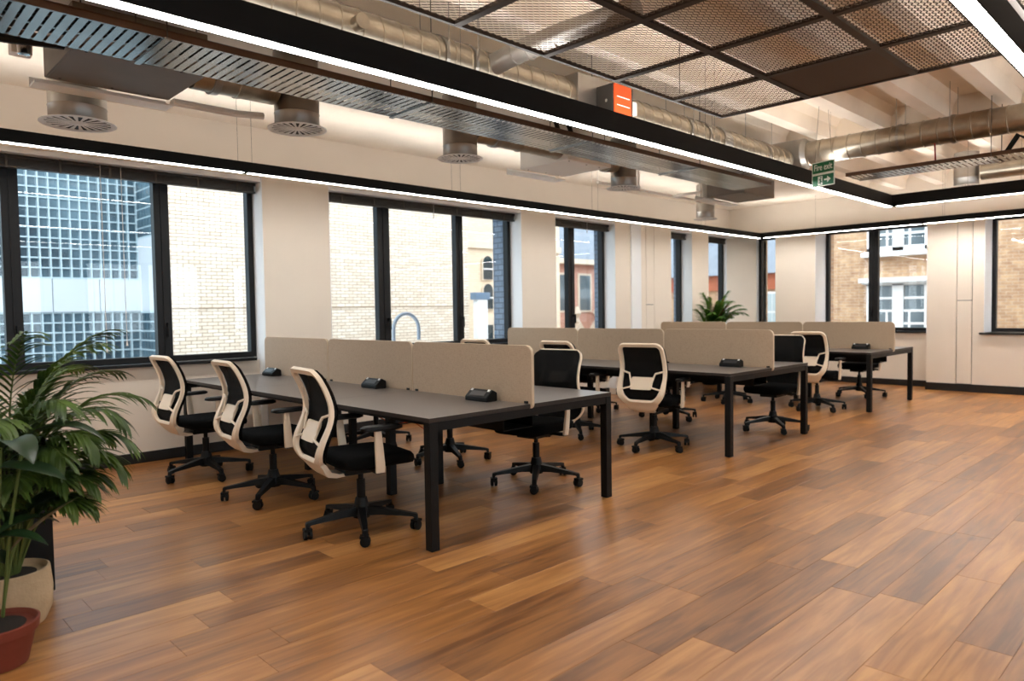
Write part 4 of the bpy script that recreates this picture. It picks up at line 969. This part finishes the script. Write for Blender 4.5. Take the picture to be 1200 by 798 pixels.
MB().box(-0.38, 0.38, -0.20, 0.20, 0.03, 0.74).build('body', 'black', cb_, bevel=0.004)
MB().box(-0.35, 0.35, -0.17, 0.17, 0, 0.03).build('plinth', 'black', cb_)
for s in (-1, 1): MB().box(min(s*0.375, s*0.004), max(s*0.375, s*0.004), -0.206, -0.2005, 0.04, 0.73).build('door', 'black', cb_)
palm_plant((10.98, 6.36, 0), 'bright green palm with browning tips in the far window corner', [(0.14, 0.0), (0.16, 0.01), (0.20, 0.45), (0.205, 0.50), (0.19, 0.50), (0.18, 0.46)], 'black', 0.18, 0.45,
           [(R_(165), R_(80), 0.92, 0.80, 26, 0.19, 0.012), (R_(212), R_(83), 0.97, 1.50, 26, 0.19, 0.012), (R_(259), R_(86), 1.02, 0.60, 26, 0.19, 0.012), (R_(306), R_(80), 1.07, 1.90, 26, 0.19, 0.012), (R_(353), R_(83), 1.12, 1.10, 26, 0.19, 0.012), (R_(185), R_(86), 1.17, 0.80, 26, 0.19, 0.012), (R_(232), R_(80), 0.92, 1.50, 26, 0.19, 0.012), (R_(279), R_(83), 0.97, 0.60, 26, 0.19, 0.012), (R_(326), R_(86), 1.02, 1.90, 26, 0.19, 0.012), (R_(373), R_(80), 1.07, 1.10, 26, 0.19, 0.012), (R_(205), R_(83), 1.12, 0.80, 26, 0.19, 0.012), (R_(252), R_(86), 1.17, 1.50, 26, 0.19, 0.012), (R_(299), R_(80), 0.92, 0.60, 26, 0.19, 0.012), (R_(346), R_(83), 0.97, 1.90, 26, 0.19, 0.012), (R_(178), R_(86), 1.02, 1.10, 26, 0.19, 0.012), (R_(225), R_(80), 1.07, 0.80, 26, 0.19, 0.012), (R_(272), R_(83), 1.12, 1.50, 26, 0.19, 0.012), (R_(319), R_(86), 1.17, 0.60, 26, 0.19, 0.012), (R_(366), R_(80), 0.92, 1.90, 26, 0.19, 0.012), (R_(198), R_(83), 0.97, 1.10, 26, 0.19, 0.012), (R_(245), R_(86), 1.02, 0.80, 26, 0.19, 0.012), (R_(292), R_(80), 1.07, 1.50, 26, 0.19, 0.012)], 'far_leaf', 5, (2, 7))

# desk cables
cbl = thing('power_cable', (3.05, 4.35, 0.52), 'thin orange-brown power cable hanging under the palm-side bench', 'cable')
MB().tube([(-0.02, 0.5, 0.06), (0.0, 0.30, 0.0), (0.03, 0.1, -0.05), (0.02, -0.15, 0.0), (-0.03, -0.35, -0.03), (-0.02, -0.6, 0.05)], 0.004, 6).build('cable', 'orange_cable', cbl, smooth=True)

# ================================================================== OUTSIDE
struct(MB().box(-20, 80, 7.4, 80, -4.3, -4.0).box(13.1, 80, -40, 7.4, -4.3, -4.0).build('ground', 'ext_ground'))
# glass-block building: projecting panels, white bands, panes one by one
GY, GX1 = 16.5, 4.957
gb = thing('glass_block_building', (GX1-3, GY, -4.0), 'pale building of gridded glass blocks and white panel bands across the street', 'building')
O = Vector((GX1-3, GY, -4.0))
def g_box(x0, x1, y0, y1, z0, z1): return MB().box(x0-O.x, x1-O.x, y0-O.y, y1-O.y, z0-O.z, z1-O.z)
g_box(-6, GX1+0.05, GY+0.05, GY+2, -4, 9).build('core_wall', 'grid', gb)
for z0, z1 in ((1.428, 2.088),):
    for a, b in ((1.6, 3.345), (3.36, 4.18), (4.195, GX1)): g_box(a, b, GY-0.04, GY+0.05, z0, z1).build('white_panel', 'white_band', gb)
g_box(GX1, GX1+0.05, 15.05, GY, 1.43, 2.95).build('white_panel', 'white_band', gb)
PX, PZ = 0.178, 0.197
pm = MB().box(0, PX-0.034, 0, 0.03, 0, PZ-0.034).mesh('pane', 'block')
gm = MB()
for (z0, z1) in ((2.088, 4.7), (0.2, 1.428)):
    nrow = int((z1-z0)/PZ)
    for r in range(nrow):
        for c_ in range(18):
            x = GX1-0.02-(c_+1)*PX; z = (z0+0.02+r*PZ) if z0 > 2 else (z1-0.02-(r+1)*PZ)
            if x < 1.75: continue
            o = bpy.data.objects.new('pane', pm); COL.objects.link(o); o.parent = gb; o.location = (x+0.017-O.x, GY+0.025-O.y, z+0.017-O.z)
    x_ = 1.75
    while x_ < GX1+0.01: gm.box(x_-0.013-O.x, x_+0.013-O.x, -0.005, 0.055, z0-O.z, z1-O.z); x_ += PX
    for r in range(nrow+1):
        z = (z0+0.02+r*PZ) if z0 > 2 else (z1-0.02-r*PZ); gm.box(1.75-O.x, GX1-O.x, -0.002, 0.055, z-0.013-O.z, z+0.013-O.z)
gm.build('grid_bars', 'grid', gb)
rt_ = MB(); rb_ = MB()
for c_ in range(8):
    for r in range(22):
        z = 0.22+r*PZ
        if 1.35 < z < 2.9: continue
        y0 = 15.07+c_*PX; rt_.box(GX1-0.01-O.x, GX1+0.02-O.x, y0+0.017-O.y, y0+PX-0.017-O.y, z+0.017-O.z, z+PZ-0.017-O.z)
rt_.build('side_panes', 'block', gb, kind='stuff')
g_box(GX1+0.005, GX1+0.05, 15.03, GY+0.05, -4, 9).build('side_wall', 'grid', gb)

# cream brick wall built of bricks
BY = 15.0
cw = thing('cream_brick_building', (5.0, BY, -4.0), 'blank cream brick wall of the building across the street', 'building')
MB().box(0.02, 7.95, 0.012, 3, 0, 13).build('mortar_core', 'mortar', cw)
bw, bh = 0.225, 0.075
bricks = []
zr = int((0.3+4.0)/bh)
for r in range(zr, int((5.6+4.0)/bh)):
    off = 0 if r % 2 else bw/2
    for c_ in range(-1, 36):
        x0, x1 = max(0, c_*bw+off+0.007), min(7.95, (c_+1)*bw+off-0.007)
        if x1-x0 > 0.05: bricks.append((x0, x1, r*bh+0.007, (r+1)*bh-0.007))
def bvis(b):
    q = project((5.0+(b[0]+b[1])/2, BY, -4+(b[2]+b[3])/2))
    if not q: return 0
    u, v, z = q
    ok_ = (197 < u < 288 and 222 < v < 417) or (388 < u < 440 and 245 < v < 394) or (460 < u < 530 and 252 < v < 392)
    return (1 if ok_ else 0)*1000/z
bricks.sort(key=bvis, reverse=True)
stuffb = MB(); spv = []
bm_full = None
for i, b in enumerate(bricks):
    rr = random.random(); dep = random.uniform(-0.003, 0.003)
    vs = [(b[0], dep, b[2]), (b[1], dep, b[2]), (b[1], dep, b[3]), (b[0], dep, b[3]), (b[0], 0.02, b[2]), (b[1], 0.02, b[2]), (b[1], 0.02, b[3]), (b[0], 0.02, b[3])]
    fs = [(0, 1, 2, 3), (1, 0, 4, 5), (2, 1, 5, 6), (3, 2, 6, 7), (0, 3, 7, 4)]
    if i < 300:
        o = MB().add(vs, fs).build('brick', 'cream_brick', cw); setpv(o.data, [(rr, rr, rr)]*8)
    else:
        stuffb.add(vs, fs); spv += [(rr, rr, rr)]*8
o = stuffb.build('more_bricks', 'cream_brick', cw, kind='stuff'); setpv(o.data, spv)
MB().box(0, 7.95, -0.012, 0.0, 5.455, 5.475).build('movement_joint', 'mortar', cw)
bl = thing('roof_cabinet', (13.25, 14.85, 0.3), 'blue-grey cabinet on a white duct against the cream wall', 'cabinet')
MB().box(-0.27, 0.27, -0.12, 0.12, 1.34, 1.54).build('cabinet', 'blue_box', bl, bevel=0.01)
MB().box(-0.18, 0.18, -0.10, 0.10, -4.3, 1.34).build('duct', 'white_ext', bl)

# cream house with arched windows
ah = thing('arched_window_house', (13.2, 18.0, -4.0), 'cream brick house with arched windows beyond the blank wall', 'building')
MB().box(0, 7.0, 0.1, 6, 0, 11).build('wall', 'cream_plain', ah)
def arched(x, z0, z1, w_):
    pts = [(-w_/2, z0), (w_/2, z0)] + [(w_/2*math.cos(a), z1-w_/2+w_/2*math.sin(a)) for a in [PI*q/10 for q in range(11)]]
    f = MB().rings([[(x+p[0]*1.25, 0.02, z0+(p[1]-z0)*1.04-0.03) for p in pts], [(x+p[0]*1.25, 0.1, z0+(p[1]-z0)*1.04-0.03) for p in pts]]).build('window_surround', 'stone', ah)
    MB().rings([[(x+p[0], 0.005, p[1]) for p in pts], [(x+p[0], 0.03, p[1]) for p in pts]]).build('pane', 'arch_pane', f)
    MB().box(x-w_/2, x+w_/2, -0.005, 0.004, z0+(z1-z0)*0.42, z0+(z1-z0)*0.47).build('glazing_bar', 'white_ext', f)
for xx in (3.25, 4.6):
    arched(xx, 6.40, 7.20, 0.42); arched(xx, 5.40, 6.25, 0.42)
    q = MB().box(xx-0.28, xx+0.28, 0.03, 0.1, 4.15, 5.15).build('window_surround', 'stone', ah); MB().box(xx-0.2, xx+0.2, 0.01, 0.05, 4.2, 4.85).build('pane', 'arch_pane', q)
for z in (7.45, 3.9): MB().box(0, 7, 0.0, 0.1, z, z+0.22).build('string_course', 'stone', ah)

# pink brick house with slate roof and stone gable
ph = thing('pink_brick_house', (24.0, 24.0, -4.0), 'pink brick house with slate roof and stone gables across the street', 'building')
MB().box(0, 16, 0, 8, 0, 7.9).build('wall', 'pink_brick', ph)
MB().rings([[(-0.3, -0.4, 7.9), (-0.3, 8.4, 7.9), (-0.3, 4, 12.5)], [(16.3, -0.4, 7.9), (16.3, 8.4, 7.9), (16.3, 4, 12.5)]]).build('roof', 'slate', ph)
MB().box(-0.3, 16.3, -0.45, 0.0, 7.65, 7.9).build('cornice', 'stone', ph)
for gx in (1.8, 3.8, 5.4, 8.5):
    g_ = MB().rings([[(gx-0.9, -0.5, 3.6), (gx+0.9, -0.5, 3.6), (gx, -0.5, 4.7)], [(gx-0.9, 0, 3.6), (gx+0.9, 0, 3.6), (gx, 0, 4.7)]]).build('stone_gable', 'stone', ph)
    MB().box(gx-0.85, gx+0.85, -0.45, 0, 0, 3.6).build('stone_bay', 'stone', ph)
    MB().lathe([(0.02, 4.65), (0.16, 4.7), (0.10, 4.9), (0.22, 5.15), (0.05, 5.5)], c=(gx, -0.25, 0), n=12).build('finial', 'stone', g_, smooth=True)
    MB().box(gx-0.5, gx+0.5, -0.47, -0.4, 1.6, 3.1).build('pane', 'pane_ext', ph)
for gx in (2.8, 4.7, 7.0, 10.0):
    wn = MB().box(gx-0.55, gx+0.55, -0.05, 0.02, 5.2, 7.2).build('window_surround', 'stone', ph); MB().box(gx-0.42, gx+0.42, -0.06, 0.0, 5.3, 7.1).build('pane', 'pane_ext', wn)
ur = thing('chimney_urn', (24.0+6.75, 23.2, 0.55), 'dark urn on the stone gable of the pink brick house', 'urn')
MB().lathe([(0.12, 0.0), (0.14, 0.05), (0.08, 0.18), (0.27, 0.5), (0.30, 0.8), (0.16, 1.05), (0.10, 1.15), (0.16, 1.3)], n=16).build('urn_body', 'pane_ext', ur, smooth=True)
MB().box(-0.22, 0.22, -0.22, 0.22, -4.5, 0).build('plinth', 'stone', ur)

# far terrace seen through the narrow windows
ft = thing('white_terrace', (41.0, 28.0, -4.0), 'white rendered terrace with red tiled roof at the end of the street', 'building')
MB().box(0, 22, 0, 8, 0, 6.5).build('wall', 'white_ext', ft)
MB().rings([[(-0.3, -0.4, 6.5), (-0.3, 8.4, 6.5), (-0.3, 4, 9.8)], [(22.3, -0.4, 6.5), (22.3, 8.4, 6.5), (22.3, 4, 9.8)]]).build('roof', 'tile_red', ft)
for gx in (2.0, 4.0, 6.5, 9.0, 12, 15, 18):
    for gz in (1.0, 3.8):
        wn = MB().box(gx-0.6, gx+0.6, -0.06, 0.02, gz, gz+1.9).build('window_surround', 'stone', ft); MB().box(gx-0.45, gx+0.45, -0.08, 0, gz+0.12, gz+1.78).build('pane', 'pane_ext', wn)

# yellow brick house opposite the right-hand windows
HX = 19.0
yh = thing('yellow_brick_house', (HX, 0.0, -4.0), 'yellow stock brick house with white casement windows across the street', 'building')
MB().box(0.12, 8, -6, 8.8, 0, 12).build('wall', 'stock_brick_x', yh)
def casement(yc, zb, zt, hood):
    z0, z1 = zb+4.0, zt+4.0; W2 = 0.72
    f = MB().box(0.02, 0.14, yc-W2, yc-W2+0.13, z0, z1).box(0.02, 0.14, yc+W2-0.13, yc+W2, z0, z1).box(0.02, 0.14, yc-0.125, yc+0.125, z0, z1).box(0.02, 0.14, yc-W2, yc+W2, z0, z0+0.10).box(0.02, 0.14, yc-W2, yc+W2, z1-0.06, z1).build('window_frame', 'white_ext', yh)
    nr = 4; ph_ = (z1-z0-0.16)/nr
    for s in (-1, 1):
        a, b = (yc+0.125, yc+W2-0.13) if s > 0 else (yc-W2+0.13, yc-0.125)
        for r in range(nr):
            za = z0+0.10+r*ph_
            split = r in (0, 1)
            cuts = [a, a+(b-a)*(0.28 if s > 0 else 0.72), b] if split else [a, b]
            for c0, c1 in zip(cuts[:-1], cuts[1:]):
                MB().box(0.07, 0.09, c0+0.022, c1-0.022, za+0.03, za+ph_-0.03).build('pane', 'pane_ext', f)
            gb_ = MB().box(0.05, 0.12, a, b, za-0.03 if r else za, za+0.03)
            for c in cuts[1:-1]: gb_.box(0.05, 0.12, c-0.025, c+0.025, za+0.03, za+ph_-0.03)
            gb_.build('glazing_bar', 'white_ext', f)
    MB().box(0.10, 0.13, yc-W2, yc+W2, z0, z1).build('room_beyond', 'arch_pane', f)
    if hood: MB().box(-0.16, 0.12, yc-W2-0.14, yc+W2+0.14, z1+0.02, z1+0.13).box(-0.10, 0.12, yc-W2-0.08, yc+W2+0.08, z1-0.02, z1+0.02).build('hood', 'white_ext', yh)
    MB().box(-0.12, 0.14, yc-W2-0.1, yc+W2+0.1, z0-0.12, z0).build('window_ledge', 'white_ext', yh)
for yc in (5.93, 2.0, -1.8):
    casement(yc, 0.45, 1.86, True); casement(yc, 2.64, 4.1, False)
# house glimpsed at the corner
rh = thing('red_roofed_house', (26.0, 11.0, -4.0), 'house with white sash windows under a red tile band beyond the corner', 'building')
MB().box(0.1, 8, 0, 9, 0, 6.0).build('wall', 'stock_brick_x', rh)
MB().rings([[(-0.3, -0.2, 6.6), (8.4, -0.2, 6.6), (4, -0.2, 9.5)], [(-0.3, 9.2, 6.6), (8.4, 9.2, 6.6), (4, 9.2, 9.5)]]).build('roof', 'slate', rh)
MB().box(-0.05, 0.1, 0, 9, 6.0, 6.6).build('tile_band', 'tile_red', rh)
for yc in (1.5, 3.2, 5.0):
    wn = MB().box(0.0, 0.12, yc-0.5, yc+0.5, 3.6, 5.9).build('window_frame', 'white_ext', rh)
    for r in range(3):
        for s in (-1, 1): MB().box(-0.01, 0.01, yc-0.2+s*0.21-0.0, yc+0.19+s*0.21, 3.7+r*0.73, 3.7+r*0.73+0.66).build('pane', 'grid', wn)
# swan-neck vent on the low roof outside
struct(MB().box(3.6, 7.2, 7.35, 9.6, -4.0, 0.30).build('flat_roof', 'white_ext'))
vp = thing('swan_neck_vent', (5.70, 8.2, 0.30), 'grey swan-neck vent pipe on the low roof outside the window', 'pipe')
MB().tube([(0, 0, 0), (0, 0, 0.55), (0, 0, 0.72)]+[(0.215-0.215*math.cos(a), 0, 0.78+0.215*math.sin(a)) for a in [PI*q/12 for q in range(13)]]+[(0.43, 0, 0.62)], 0.026, 12).build('pipe', 'grey_pipe', vp, smooth=True)
MB().lathe([(0.09, 0), (0.09, 0.012), (0.035, 0.016), (0.033, 0.07)], n=18).build('base_flange', 'grey_pipe', vp, smooth=True)
